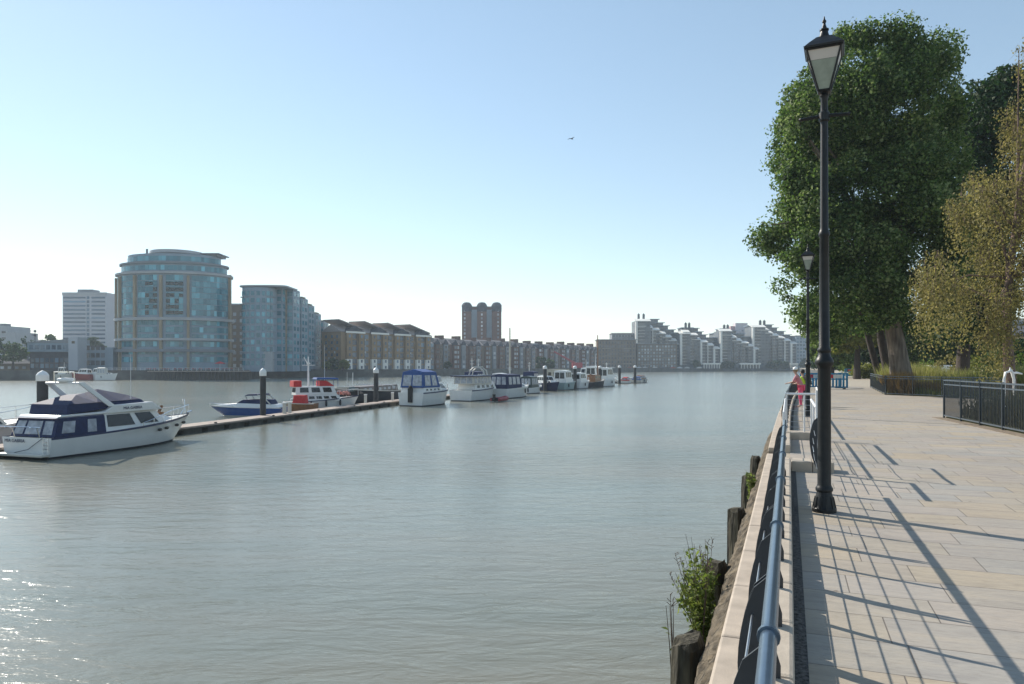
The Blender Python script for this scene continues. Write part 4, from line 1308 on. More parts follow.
# ---- red inflatable
r = boat(500, 104.5, 30, 'small red and black inflatable dinghy between two white cruisers', 'inflatable_dinghy', 'dinghy')
b = MB(); b.tube([(-1.4, .6, .35), (.8, .6, .38), (1.5, .3, .5), (1.7, 0, .55), (1.5, -.3, .5), (.8, -.6, .38), (-1.4, -.6, .35)], .25, 8)
b.build('tube', mat('faded_red_rubber', (.32, .05, .06), .6, 0, .2, 3), r, smooth=60)
b = MB(); b.box(-1.4, 1.2, -.5, .5, .12, .25); b.box(-1.45, -1.3, -.5, .5, .25, .6); b.build('floor', M_rubber, r)
b = MB(); b.box(-1.8, -1.45, -.18, .18, .2, 1.1); b.build('outboard', M_rubber, r, bevel=.05)

def small_cruiser(px, Y, psi, label, L, B, fs, fb, hull, boot, canopy, cz, cabm=None, roofm=None, mastz=0, fl=(.3,), name='cabin_cruiser', stripe=None, cat='cruiser', rail=True):
    r = boat(px, Y, psi, label, name, cat)
    beam, sheer = add_hull(r, L, B, fs, fb, hull, boot, stripe, .92, .9)
    cm = cabm or M_hull
    cabin(r, -L * .12, L * .30, B * .38, fs * .98, fs + .65, L * .10, .05, .88, cm, 'cabin', {'SP': row(3, v0=.35, v1=.8, g=.08)}, w1=B * .22)
    if canopy:
        cabin(r, -L * .44, L * .02, B * .42, fs * .98, cz, .5, .2, .88, canopy, 'canopy', {'SP': row(3, .06, .92, .3, .85, .08), 'A': row(3, .06, .94, .3, .85, .06)}, M_clear, crown=.18)
    else:
        cabin(r, -L * .38, L * .06, B * .40, fs * .98, cz, .8, .15, .86, cm, 'wheelhouse', {'SP': row(3, .06, .92, .45, .88, .05), 'A': row(2, .08, .92, .35, .85, .06), 'F': row(2, .06, .94, .4, .88, .05)}, crown=.12)
    if mastz: mast(r, -L * .1, 0, cz, mastz, .07, M_white, .3 if mastz < 7 else 0)
    if rail: rails(r, L, B, sheer, beam, .45, .99, .6, 8)
    fenders(r, L, B, beam, sheer, fl, -1)
    return r
small_cruiser(513, 119, 27, 'white cruiser with navy canopy and dark covered cockpit', 11.5, 3.9, 1.55, 2.0, M_hull, M_boot, M_navy, 3.7, mastz=5.0, fl=(.55, .7))
small_cruiser(497, 143, 200, 'white cruiser moored behind the pontoon left of the tall mast', 8.0, 3.2, 1.5, 1.9, M_off, M_boot, None, 3.6, fl=(.5,))
small_cruiser(528, 158, 200, 'white hardtop boat moored behind the pontoon right of the tall mast', 8.5, 3.2, 1.5, 1.9, M_hull, M_boot, M_navy, 3.8, mastz=6.0, fl=(.5,))
small_cruiser(470, 133, 200, 'white cruiser moored behind the pontoon between the two large canopied cruisers', 9.0, 3.3, 1.6, 2.0, M_hull, M_boot, M_navy, 4.0, mastz=6.5, fl=(.5,))
small_cruiser(585, 196, 205, 'pale cruiser moored behind the pontoon left of the brown mast', 9.0, 3.5, 1.7, 2.1, M_off, M_boot, None, 4.6, mastz=7.0, fl=(.5,))
# tall bare mast yacht behind
r = boat(511, 131, 200, 'small sailing yacht whose tall pale mast rises above the moored boats', 'sailing_yacht', 'yacht')
beam, sheer = add_hull(r, 9, 2.8, 1.0, 1.3, M_off, M_boot, None, .6, 1.2)
cabin(r, -2.0, 2.4, .9, 1.0, 1.5, .6, .2, .85, M_off, 'cabin', {'SP': row(3, v0=.3, v1=.7, g=.1)}, w1=.5)
b = MB(); b.tube([(.6, 0, 1.2), (.6, 0, 11.9)], [.16, .11], 8); b.build('mast', mat('pale_timber_mast', (.58, .52, .42), .5, 0, .06, 2), r)
b = MB(); b.tube([(.6, 0, 2.2), (-3.4, 0, 2.3)], .12, 7); b.build('boom', M_blue, r)
small_cruiser(533, 137, 27, 'little white boat with dark green canopy beside the navy covered cruiser', 7.2, 2.9, 1.1, 1.5, M_hull, M_boot, M_bg, 3.1, fl=(.5,))
r = small_cruiser(549, 150, 150, 'navy hulled white topped cruiser facing the camera with rounded bow', 7.5, 3.3, 1.5, 1.9, M_navy, M_boot, None, 3.0, name='cabin_cruiser')
r = boat(559, 163, 28, 'boxy cream houseboat cabin behind the navy hulled cruiser', 'houseboat', 'houseboat')
beam, sheer = add_hull(r, 9, 3.4, 1.0, 1.2, M_off, M_boot, None)
cabin(r, -3.6, 2.6, 1.5, 1.0, 4.4, .1, .1, .96, mat('cream_panel', (.45, .42, .34), .7, 0, .1, 2), 'cabin', {'SP': row(4, v0=.5, v1=.8, g=.12), 'A': row(2, v0=.5, v1=.8, g=.2)})
small_cruiser(566, 157, 28, 'white cruiser with high rounded hardtop third from the navy hull', 9.0, 3.7, 1.6, 1.9, M_seagreen, M_boot, None, 4.1, fl=(.2,))
small_cruiser(581, 167, 29, 'white cruiser with dark side opening left of the brown masted workboat', 8.6, 3.5, 1.5, 1.9, M_hull, M_boot, None, 3.5)
# old work boat with brown mast
r = boat(596, 176, 30, 'dark old workboat with a tall brown mast and cluttered deck', 'workboat', 'workboat')
L, B = 10, 3.4
beam, sheer = add_hull(r, L, B, 1.3, 1.9, M_boot, M_boot, None, .9, .5)
cabin(r, -3, .4, 1.1, 1.3, 3.0, .1, .1, .92, M_varn, 'wheelhouse', {'SP': row(2, v0=.5, v1=.85, g=.1)})
b = MB(); b.tube([(1.0, 0, 1.5), (1.0, 0, 12.6)], [.22, .10], 8); b.build('mast', mat('brown_pine_mast', (.24, .13, .075), .6, 0, .2, 2), r)
b = MB(); b.tube([(1.0, 0, 2.6), (-3.6, 0, 3.1)], .14, 7); b.build('boom', M_varn, r)
small_cruiser(597, 193, 30, 'tall white trawler behind the brown mast', 11, 4.0, 2.0, 2.6, M_hull, M_boot, None, 5.0, mastz=8.2, name='trawler_yacht')
small_cruiser(608, 186, 30, 'white flybridge cruiser right of the brown mast', 9.5, 3.7, 1.7, 2.1, M_hull, M_boot, None, 4.6, mastz=6.0)
small_cruiser(622, 214, -60, 'small red covered boat on the river end of the pontoon', 4.6, 2.3, .75, 1.0, M_hull, M_boot, M_red, 1.7, rail=False, name='day_boat', cat='boat')
small_cruiser(633, 219, -62, 'small boat with blue cover between the two last piles', 5.5, 2.4, .9, 1.1, M_off, M_boot, M_blue, 1.8, rail=False, name='day_boat', cat='boat')
small_cruiser(643, 223, 45, 'last small boat at the far end of the pontoon with tan top', 5.5, 2.4, 1.1, 1.3, M_off, M_boot, M_varn, 2.2, rail=False, name='day_boat', cat='boat')

# ------------------------------------------------------------------ pontoon
node = [(-37.5, 14), (-31.2, 32), (-24.4, 54), (-14.9, 95.5), (-4.6, 130), (8.2, 160), (34, 224)]
root = empty('pontoon', (node[1][0], node[1][1], WZ), 0, 'long low floating pontoon with pinkish decking and dark floats', 'pontoon')
ox, oy = node[1]
WD = 1.9
for (a, c) in zip(node, node[1:]):
    a = Vector((a[0] - ox, a[1] - oy, 0)); c = Vector((c[0] - ox, c[1] - oy, 0))
    L = (c - a).length; n = max(1, round(L / 9))
    d = (c - a) / n; ang = math.atan2(d.y, d.x)
    for i in range(n):
        p = a + d * i
        M = Matrix.Translation(p) @ Matrix.Rotation(ang, 4, 'Z')
        l = d.length - .06
        b = MB(M); b.box(0, l, 0, WD, .42, .55); b.build('deck_section', M_deck, root)
        b = MB(M)
        for k in range(3): b.box(l * (k + .12) / 3, l * (k + .88) / 3, .12, WD - .12, -.35, .30)
        b.box(0, l, .05, WD - .05, .30, .415)
        b.build('float', M_float, root)
        b = MB(M)
        for k in (.5,): b.box(l * k - .14, l * k + .14, .12, .20, .552, .64)
        b.build('cleat', M_rubber, root)
# guide piles
def pile(px, Y, label, top=4.6, r=.31):
    o = empty('mooring_pile', Wp(px, Y, WZ), 0, label, 'pile', 'white capped mooring piles along the pontoon')
    b = MB(); b.lathe([(r, -6), (r, top - .42)], n=16); b.build('pile_shaft', M_pile, o, smooth=60)
    b = MB(); b.lathe([(r * 1.12, top - .42), (r * 1.15, top - .40), (r * 1.15, top - .02), (r * .75, top + .17), (.03, top + .30)], n=16); b.build('cap', M_white, o, smooth=30)
    return o
M_pile = mat('dark_steel_pile', (.035, .035, .038), .6, 0, .35, 1.5)
pile(42.5, 49.5, 'brown mooring pile with white cap behind the motor yacht', 4.5, .34)
pile(263, 67.5, 'dark mooring pile with white cap in front of the speedboat', 4.6, .27)
pile(376, 93, 'dark mooring pile with white cap in front of the black barge', 4.62, .30)
pile(545, 148, 'white capped pile left of the cream houseboat', 4.9, .38)
pile(575, 160, 'white capped pile right of the cream houseboat', 4.9, .38)
pile(600, 178, 'white capped pile beside the brown mast', 4.9, .36)
pile(619.5, 205, 'white capped pile beside the small red covered boat', 5.0, .38)
pile(635, 214, 'farthest white capped pile near the end of the pontoon', 5.0, .38)
# service pedestals
def pedestal(px, Y, label):
    o = empty('service_pedestal', Wp(px, Y, WZ + .55), R(-13), label, 'pedestal', 'pale service posts on the pontoon')
    b = MB(); b.box(-.14, .14, -.14, .14, 0, .95); b.build('body', M_off, o, bevel=.02)
    b = MB(); b.box(-.17, .17, -.17, .17, .95, 1.08); b.build('cap', M_white, o, bevel=.03)
pedestal(284.5, 70.0, 'pale service post left of a pair near the brown timber boat')
pedestal(289.5, 71.2, 'pale service post right of a pair near the brown timber boat')
pedestal(365.5, 90, 'pale service post just left of the black barge pile')
pedestal(392.5, 96.8, 'pale service post between the barge pile and the blue canopy cruiser')

# ================================================================== PEOPLE
def skinmesh(name, verts, edges, radii, m, parent, root_i=0, sub=2):
    me = bpy.data.meshes.new(name)
    me.from_pydata(verts, edges, [])
    me.materials.append(m)
    o = bpy.data.objects.new(name, me); COL.objects.link(o); o.parent = parent
    sk = o.modifiers.new('skin', 'SKIN')
    for i, r_ in enumerate(radii):
        sv = me.skin_vertices[0].data[i]
        sv.radius = r_ if isinstance(r_, tuple) else (r_, r_)
        sv.use_root = (i == root_i)
    sk.use_smooth_shade = True
    ss = o.modifiers.new('sub', 'SUBSURF'); ss.levels = sub; ss.render_levels = sub
    return o
def person(loc, rz, label, top_m, bot_m, skin_m, hair_m, cap=False, lean=.18, s=1.0, arms='rail', bag=None):
    r = empty('person', loc, rz, label, 'person'); r.scale = (s, s, s)
    # x right, y forward (towards the rail)
    J = {'pel': (0, 0, .95), 'wst': (0, lean * .3, 1.10), 'chs': (0, lean * .8, 1.32), 'nek': (0, lean * 1.05, 1.48), 'hd0': (0, lean * 1.2 + .01, 1.56), 'hd1': (0, lean * 1.25 + .02, 1.64), 'hd2': (0, lean * 1.25 + .01, 1.71),
         'hpL': (-.10, 0, .90), 'knL': (-.11, .03, .50), 'anL': (-.11, -.02, .09), 'toL': (-.12, .13, .04),
         'hpR': (.10, 0, .90), 'knR': (.12, .05, .50), 'anR': (.12, .04, .09), 'toR': (.13, .19, .04),
         'shL': (-.18, lean * .9, 1.40), 'elL': (-.25, lean + .10, 1.15), 'wrL': (-.18, lean + .32, 1.09), 'haL': (-.15, lean + .40, 1.08),
         'shR': (.18, lean * .9, 1.40), 'elR': (.25, lean + .10, 1.15), 'wrR': (.18, lean + .32, 1.09), 'haR': (.15, lean + .40, 1.08)}
    E = ['pel-wst', 'wst-chs', 'chs-nek', 'nek-hd0', 'hd0-hd1', 'hd1-hd2', 'pel-hpL', 'hpL-knL', 'knL-anL', 'anL-toL', 'pel-hpR', 'hpR-knR', 'knR-anR', 'anR-toR',
         'chs-shL', 'shL-elL', 'elL-wrL', 'wrL-haL', 'chs-shR', 'shR-elR', 'elR-wrR', 'wrR-haR']
    rad = {'pel': .125, 'wst': .115, 'chs': .13, 'nek': .05, 'hd0': .068, 'hd1': .085, 'hd2': .07, 'hpL': .085, 'knL': .055, 'anL': .035, 'toL': .03, 'shL': .055, 'elL': .038, 'wrL': .025, 'haL': .028}
    for k in list(rad):
        if k.endswith('L'): rad[k[:-1] + 'R'] = rad[k]
    def sub(keys, grow, name, m):
        ks = [k for k in J if k in keys]
        ix = {k: i for i, k in enumerate(ks)}
        ed = [(ix[a], ix[c]) for a, c in (e.split('-') for e in E) if a in ix and c in ix]
        skinmesh(name, [J[k] for k in ks], ed, [rad[k] + grow for k in ks], m, r)
    sub(list(J), 0, 'body', skin_m)
    sub(['pel', 'wst', 'chs', 'shL', 'elL', 'shR', 'elR'], .014, 'shirt', top_m)
    sub(['pel', 'hpL', 'knL', 'anL', 'hpR', 'knR', 'anR'], .018, 'trousers', bot_m)
    hy = lean * 1.25
    b = MB(); b.lathe([(.02, 1.80), (.07, 1.785), (.098, 1.74), (.104, 1.69), (.098, 1.64), (.07, 1.60)], (0, hy - .02, 0), 14); b.build('hair', hair_m, r, smooth=60)
    if cap:
        b = MB(); b.lathe([(.02, 1.83), (.08, 1.81), (.108, 1.76), (.115, 1.705), (.112, 1.70)], (0, hy - .005, 0), 14)
        b.hexa([(-.08, hy + .09, 1.70), (.08, hy + .09, 1.70), (.05, hy + .20, 1.685), (-.05, hy + .20, 1.685), (-.08, hy + .09, 1.715), (.08, hy + .09, 1.715), (.05, hy + .20, 1.70), (-.05, hy + .20, 1.70)])
        b.build('cap', M_white, r, smooth=40)
    f = MB(); f.lathe([(.004, -.014), (.010, 0), (.004, .014)], (-.033, hy + .094, 1.655), 6); f.lathe([(.004, -.014), (.010, 0), (.004, .014)], (.033, hy + .094, 1.655), 6); f.build('eyes', M_rubber, r)
    f = MB(); f.tube([(0, hy + .09, 1.65), (0, hy + .118, 1.615)], [.008, .014], 6); f.build('nose', skin_m, r)
    f = MB(); f.box(-.025, .025, hy + .085, hy + .097, 1.575, 1.583); f.build('mouth', mat('lips', (.35, .12, .10), .5), r)
    for s_ in (-1, 1):     # fingers curled over the rail
        for k in range(4):
            x0 = s_ * .15 + (k - 1.5) * .019; y0 = lean + .40; l = [.062, .075, .07, .055][k]
            f = MB(); f.tube([(x0, y0, 1.085), (x0, y0 + l * .55, 1.085), (x0, y0 + l * .8, 1.062), (x0, y0 + l * .7, 1.04)], [.010, .0095, .009, .007], 6); f.build('finger', skin_m, r, smooth=60)
        f = MB(); f.tube([(s_ * .15 - s_ * .02, y0 - .03, 1.08), (s_ * .15 - s_ * .055, y0, 1.07), (s_ * .15 - s_ * .05, y0 + .03, 1.05)], [.012, .011, .008], 6); f.build('thumb', skin_m, r, smooth=60)
    if bag:
        b = MB(); b.hexa([(-.15, -.28, 1.02), (.15, -.28, 1.02), (.15, -.10, 1.02), (-.15, -.10, 1.02), (-.12, -.22, 1.42), (.12, -.22, 1.42), (.12, -.05, 1.45), (-.12, -.05, 1.45)])
        o = b.build('backpack', bag, None, None, 0, bevel=.03)
        o.matrix_world = Matrix.Translation(loc) @ Matrix.Rotation(rz, 4, 'Z')
        tag(o, 'black backpack on the back of the person in the lime vest', 'backpack')
    return r
M_skin = mat('skin', (.42, .26, .19), .5, 0, .06, 9)
u_ = 36.2
person(P(bend(36) + .40, 36.0), -TH + R(78), 'person in white cap and pink clothes leaning at the river railing', mat('rose_cloth', (.50, .20, .22), .8, 0, .1, 8), mat('bright_pink_cloth', (.75, .09, .17), .8, 0, .1, 8), M_skin, mat('fair_hair', (.28, .2, .12), .7, 0, .2, 20), True, .2, 1.02)
person(P(bend(37) + .58, 37.3), -TH + R(60), 'dark haired person in lime yellow vest standing behind the second lamp post', mat('lime_vest', (.55, .72, .06), .7, 0, .08, 8), mat('dark_trousers', (.03, .03, .04), .8, 0, .1, 8), M_skin, M_rubber, False, .12, .97, bag=M_rubber)

# ================================================================== FAR BANK
def shoreY(y): return F * (CZ - WZ) / (y - 366)
shore = [(-900, 383), (-300, 382), (0, 380.6), (240, 379.6), (262, 377.4), (430, 376.3), (520, 374.4), (600, 372.9), (640, 372.0), (700, 371.4), (790, 371.0), (850, 370.8)]
sp = [Wp(px, shoreY(y)) for px, y in shore]
far = [(p.x, p.y) for p in sp] + [(400, 900), (900, 1400), (1490, 1990), (-1490, 1990), (-1490, 250)]
b = MB(); b.prism(far, WZ - 1, -.35)
tag(b.build('far_bank_ground', M_land), kind='structure')
b = MB()
for a, c in zip(sp, sp[1:]):
    d = (c - a).normalized(); n = Vector((d.y, -d.x, 0))
    b.hexa([a + n * .25 + Vector((0, 0, WZ - 1)), c + n * .25 + Vector((0, 0, WZ - 1)), c - n * .35 + Vector((0, 0, WZ - 1)), a - n * .35 + Vector((0, 0, WZ - 1)),
            a + n * .2 + Vector((0, 0, .35)), c + n * .2 + Vector((0, 0, .35)), c - n * .35 + Vector((0, 0, .35)), a - n * .35 + Vector((0, 0, .35))])
tag(b.build('embankment_wall', mat('dark_embankment', (.085, .085, .08), .9, 0, .5, .25, .05, 2)), 'long dark embankment wall along the far shore', 'wall')
ZG = -.35
M_gl = glass_mat('teal_curtain_glass', (.03, .13, .18), (.10, .31, .38))
M_glb = glass_mat('blue_window_glass', (.02, .05, .09), (.08, .15, .22))
M_glg = glass_mat('grey_window_glass', (.02, .025, .035), (.09, .10, .12))
M_lit = glass_mat('pale_window', (.10, .12, .14), (.42, .44, .46), .3)
M_spn = mat('blue_grey_cladding', (.21, .275, .335), .55, 0, .1, .3)
M_sto = mat('buff_stone_cladding', (.30, .245, .17), .8, 0, .12, .3)
M_con = mat('pale_concrete', (.36, .37, .38), .8, 0, .08, .2)
M_cond = mat('grey_concrete', (.20, .215, .235), .8, 0, .12, .2)
M_wht = mat('white_render', (.80, .77, .70), .7, 0, .05, .2)
M_bk1 = brick_mat('yellow_stock_brick', (.23, .155, .085), (.30, .20, .115))
M_bk2 = brick_mat('red_brick', (.105, .055, .042), (.16, .085, .062))
M_bk3 = brick_mat('brown_brick', (.13, .10, .075), (.19, .145, .105))
M_roof = mat('pale_roof', (.34, .29, .27), .9, 0, .12, .2)
M_slate = mat('dark_slate', (.06, .065, .08), .9, 0, .3, .5, spec=.15)
M_balc = mat('balcony_slab_white', (.55, .53, .48), .7, 0, .05, .4)

def building(px, Y, label, name='apartment_block', cat='building', rz=0, group=None):
    return empty(name, Wp(px, Y, ZG), rz, label, cat, group)
def W_(dpx, Y): return dpx / F * Y
def Hz(y, Y): return zy(y, Y) - ZG

# ---- round glass block
Y0 = 300
r = building(175, Y0, 'large rounded blue glass apartment block with stone piers and round roof disc')
rx, ry = 22.3, 15.0
def ell(a, kx=1, o=0): return ((rx * kx + o) * math.sin(a), -(ry * kx + o) * math.cos(a))
def drum(name, m, z0, z1, k, o=0, n=64, part=r):
    b = MB(); b.prism([ell(2 * math.pi * i / n, k, o) for i in range(n)], z0, z1); return b.build(name, m, part, smooth=30)
zt = Hz(272, 285); zb_ = Hz(318, 285)
drum('wall', M_spn, 0, zt, 1)
drum('roof_tier', M_spn, zt, Hz(262, 288), .93)
drum('roof_tier', M_spn, Hz(262, 288), Hz(254, 290), .82)
drum('cornice', M_con, zt - .5, zt + .3, 1, .9)
drum('cornice', M_cond, Hz(263, 288) - .3, Hz(263, 288) + .35, .93, .8)
drum('belt', M_con, zb_ - .8, zb_ + .3, 1, 1.3)
drum('belt', M_con, Hz(338, 285) - .9, Hz(338, 285), 1, 1.2)
drum('belt', M_cond, Hz(349, 285) - 1.1, Hz(349, 285), 1, 1.5)
b = MB(); b.lathe([(10, Hz(253, 290)), (10.6, Hz(252, 290)), (10.3, Hz(249, 290)), (8, Hz(248.3, 290))], (1.0, 0, 0), 32); b.build('roof_disc', M_con, r, smooth=30)
b = MB(); b.box(13, 19, -4, 5, Hz(254, 290), Hz(251.5, 290)); b.box(12.3, 20, -5, 6, Hz(252, 290), Hz(251, 290)); b.build('plant_room', M_cond, r)
b = MB(); b.tube([(-11.5, 0, Hz(254, 290)), (-11.5, 0, Hz(245, 290))], .5, 6); b.tube([(-13, 0, Hz(251, 290)), (-9, 0, Hz(250, 290))], .15, 5); b.build('aerial', M_cond, r)
wn = Wins(r, M_gl)
nseg = 60
fl = []
z = Hz(362, 285)
rows_ = [(3.6 + 3.05 * i) for i in range(3)] + [zb_ - 8.5 + 2.85 * i for i in range(3)] + [zb_ + 1.0 + (zt - zb_ - 2.0) * i / 7 for i in range(7)]
piers = [-72, -50, -24, 4, 30, 88]
order = []
for zi, z in enumerate(rows_):
    for i in range(-22, 23):
        a = R(i * 4.2 + 2.1)
        if any(abs(math.degrees(a) - p) < 3.0 for p in piers): continue
        x, y = ell(a, 1, .06)
        x2, y2 = ell(a + .01, 1, .06)
        order.append((abs(i), x, y, z + 1.2, 1.55 if abs(i) < 14 else 1.2, 2.05, math.atan2(y2 - y, x2 - x)))
order.sort(key=lambda t: t[0])
for _, x, y, z, ww, hh, an in order: wn.add(x, y, z, ww, hh, an, .1)
for k_, zz_ in ((.93, (zt + Hz(263, 288)) / 2), (.82, Hz(258.5, 289))):
    for i in range(-20, 21):
        a = R(i * 4.4)
        x, y = ell(a, k_, .06); x2, y2 = ell(a + .01, k_, .06)
        wn.add(x, y, zz_, 1.5, 1.9, math.atan2(y2 - y, x2 - x), .1)
wn.done()
for p in piers:
    a = R(p)
    x, y = ell(a, 1, .35)
    x2, y2 = ell(a + .01, 1, .35)
    b = MB(Matrix.Translation((x, y, 0)) @ Matrix.Rotation(math.atan2(y2 - y, x2 - x), 4, 'Z'))
    b.box(-.5, .5, -.6, .6, 0, zt - 1.2 if p < 80 else zt + .6)
    b.build('stone_pier', M_sto, r)
b = MB(); b.box(-32, -20, -10, 10, 0, Hz(347, 285)); b.build('podium', M_spn, r)
w2 = Wins(r, M_glg); w2.grid(-31, -23, -10.05, 2, 3, 3, 4, 1.5, 1.8); w2.done()
# dark panes over the glazing, painting in the shade of balcony recesses
wd = Wins(r, M_dglass)
for z in rows_[6:12]:
    for i in (-3, -2, -1, 2, 3, 4, 5):
        a = R(i * 4.2 + 2.1)
        x, y = ell(a, 1, .12); x2, y2 = ell(a + .01, 1, .12)
        if random.random() < .75: wd.add(x, y, z + 1.15, 1.5, 1.5, math.atan2(y2 - y, x2 - x), .1)
wd.done()

# ---- tower block behind
Y0 = 470
r = building(84.5, Y0, 'plain white tower block standing behind the waterside houses on the left', 'tower_block')
hw = W_(22, Y0); H = Hz(292.5, Y0)
b = MB(); b.box(-hw, hw, 0, 14, 0, H); b.build('wall', M_wht2 if 'M_wht2' in globals() else mat('pale_grey_render', (.42, .43, .46), .8, 0, .05, .1), r)
b = MB(); b.box(-hw * .4, hw * .3, 2, 10, H, H + 2.2); b.build('roof_box', M_cond, r)
b = MB(); b.box(-hw - .2, hw + .2, -.25, 0, H - 1.8, H + .1); b.build('parapet', M_con, r)
wn = Wins(r, M_glb)
nf = 17; fh = (H - 5) / nf
for i in range(nf):
    z = 3 + fh * (i + .5)
    wn.add(-hw * .45, -.05, z, hw * 1.0, fh * .42)
for i in range(nf):
    z = 3 + fh * (i + .5)
    wn.add(hw * .16, -.05, z, hw * .12, fh * .7); wn.add(hw * .63, -.05, z, hw * .62, fh * .42)
wn.done()
# far left pale blocks
r = building(5, 420, 'pale blocks with stepped roofs cut off at the left edge', 'office_block')
b = MB(); b.box(-22, 1.5, 0, 20, 0, Hz(326, 420)); b.box(1.5, 6.0, 0, 20, 0, Hz(332, 420)); b.build('wall', M_con, r)
b = MB(); b.box(-3, 0, 0, 5, Hz(326, 420), Hz(323.5, 420)); b.build('roof_box', M_cond, r)
wn = Wins(r, M_glg); wn.grid(-20, 1, -.05, 2, 6, 3.6, 6, 2.2, 1.2); wn.done()
# waterside blue-grey house
Y0 = 284
r = building(52, Y0, 'low waterside building with blue grey upper floor and dark glazed ground floor', 'waterside_house')
x0, x1 = W_(-22, Y0), W_(17, Y0)
b = MB(); b.box(x0, x1, 0, 14, 0, Hz(352, Y0)); b.build('ground_floor', M_slate, r)
b = MB(); b.box(x0 - .6, x1, -.8, 14, Hz(351.8, Y0), Hz(343, Y0)); b.build('upper_floor', M_spn, r)
b = MB(); b.hexa([(x0 - .8, -1, Hz(343, Y0)), (x1, -1, Hz(343, Y0)), (x1, 14, Hz(343, Y0)), (x0 - .8, 14, Hz(343, Y0)), (x0 - .8, -1, Hz(342.4, Y0)), (x1, -1, Hz(339, Y0)), (x1, 14, Hz(339, Y0)), (x0 - .8, 14, Hz(342.4, Y0))]); b.build('roof', M_cond, r)
wn = Wins(r, M_glb); wn.grid(x0, x1, -.85, Hz(351, Y0), 1, 2.9, 7, 1.5, 1.7); wn.grid(x0, x1, -.05, 1.2, 2, 2.2, 8, 1.3, 1.7); wn.done()
r = building(73, 280, 'narrow pale stair tower with one small dark opening beside the waterside building', 'stair_tower')
b = MB(); b.box(W_(-4.7, 280), W_(4.7, 280), 0, 6, 0, Hz(337, 280)); b.build('wall', mat('pale_blue_render', (.40, .43, .47), .8, 0, .05, .2), r)
b = MB(); b.box(-.5, .7, -.06, .1, Hz(343.5, 280), Hz(341, 280)); b.build('opening', M_dglass, r)
r = building(93, 300, 'low brick building with pale flat roof between the tree and the glass block', 'brick_house')
b = MB(); b.box(W_(-15, 300), W_(14, 300), 0, 10, 0, Hz(352, 300)); b.build('wall', M_bk1, r)
b = MB(); b.box(W_(-15.5, 300), W_(-2, 300), -.5, 10, Hz(352, 300), Hz(350.6, 300)); b.build('roof', M_wht, r)
wn = Wins(r, M_dglass); wn.grid(W_(-13, 300), W_(13, 300), -.05, 1.5, 1, 3, 6, 1.6, 1.4); wn.done()
r = building(15, 286, 'low dark shed with sloping roof behind the left bank trees', 'shed')
b = MB(); b.box(-16, 6, 0, 8, 0, 3.2); b.build('wall', M_bk3, r)
b = MB(); b.extr([(-.5, 3.2), (4, 5.2), (8.5, 3.2)], 'x', -16.3, 6.3); b.build('roof', M_slate, r)
wn = Wins(r, M_lit); wn.grid(-15, 5, -.05, .6, 1, 2, 7, 1.3, 1.0); wn.done()

# ---- slim block behind glass block
r = building(238, 330, 'slim brown and cream block squeezed behind the round glass block')
b = MB(); b.box(-3.5, 6, 0, 14, 0, Hz(305, 330)); b.build('wall', M_bk3, r)
b = MB(); b.box(-3.6, 6.2, -.2, 14, Hz(305, 330), Hz(303.5, 330)); b.build('roof', M_con, r)
wn = Wins(r, M_lit); wn.grid(-3, 6, -.05, 1, 9, 2.9, 3, 1.3, 1.5); wn.done()

# ---- terraced glass wings
Y0 = 296
r = building(268, Y0, 'stepped glass apartment terrace with curved front and lower wings receding to the right', rz=0)
xl, xr = W_(-25, Y0), W_(6, Y0)
H = Hz(288, Y0)
def round_front(x0, x1, yb, k=12):
    pts = [(x1, yb), (x0, yb)]
    for i in range(k + 1):
        a = math.pi * i / k
        pts.append(((x0 + x1) / 2 - (x1 - x0) / 2 * math.cos(a), -3.6 * math.sin(a) ** .7))
    return pts
b = MB(); b.prism(round_front(xl, xr, 16), 0, H); b.build('wall', M_spn, r)
b = MB(); b.prism(round_front(xl - 1.2, xr + 5.5, 12), H + .3, H + .9); b.build('roof_slab', M_con, r)
wn = Wins(r, M_gl); nf = 11; fh = (H - 3) / nf
for i in range(nf):
    z = 2 + fh * (i + .5)
    for k in range(1, 9):
        a = math.pi * k / 9
        x = (xl + xr) / 2 - (xr - xl) / 2 * math.cos(a); y = -3.6 * math.sin(a) ** .7
        a2 = a + .02
        ang = math.atan2(-3.6 * math.sin(a2) ** .7 - y, (xr - xl) / 2 * (math.cos(a) - math.cos(a2)))
        wn.add(x, y - .04, z, 1.15 if k not in (4, 5) else 1.3, fh * .62, ang)
for i in range(1, nf):
    b = MB(); b.prism(round_front(xl - .9, xr + .2, 2), 2 + fh * i - .12, 2 + fh * i + .12)
    b.build('balcony', M_cond, r)
PR = [(282, 287, 300), (293, 289, 305), (301.5, 297.5, 318), (308.5, 304.5, 332), (315.5, 313, 346), (323.5, 321, 359)]
bx = Wp(268, Y0)
wn2 = Wins(r, M_glb)
for k, (pxr, yt, Yk) in enumerate(PR):
    xr_ = (pxr - 512) / F * Yk - bx.x
    xl_ = xr_ - 14
    y0 = Yk - bx.y
    h = Hz(yt, Yk)
    b = MB(); b.box(xl_, xr_, y0, y0 + 10, 0, h); b.build('wing', M_spn, r)
    b = MB(); b.box(xr_ - 3.4, xr_ - 2.5, y0 - .4, y0 - .01, 0, h - .5); b.build('stone_pier', M_sto, r)
    b = MB(); b.box(xr_ - 4, xr_ + .5, y0 - .8, y0 + 5, h, h + .35); b.build('roof_slab', M_sto if k > 1 else M_con, r)
    nf = int(h / 3)
    for i in range(nf):
        z = 2 + (h - 2.5) * (i + .5) / nf
        wn2.add(xr_ - 1.3, y0 - .05, z, 1.9, 1.7); wn2.add(xr_ + .05, y0 + 2.5, z, 2.6, 1.7, R(90)); wn2.add(xr_ + .05, y0 + 7, z, 2.6, 1.7, R(90))
wn.l += wn2.l
wn.done()
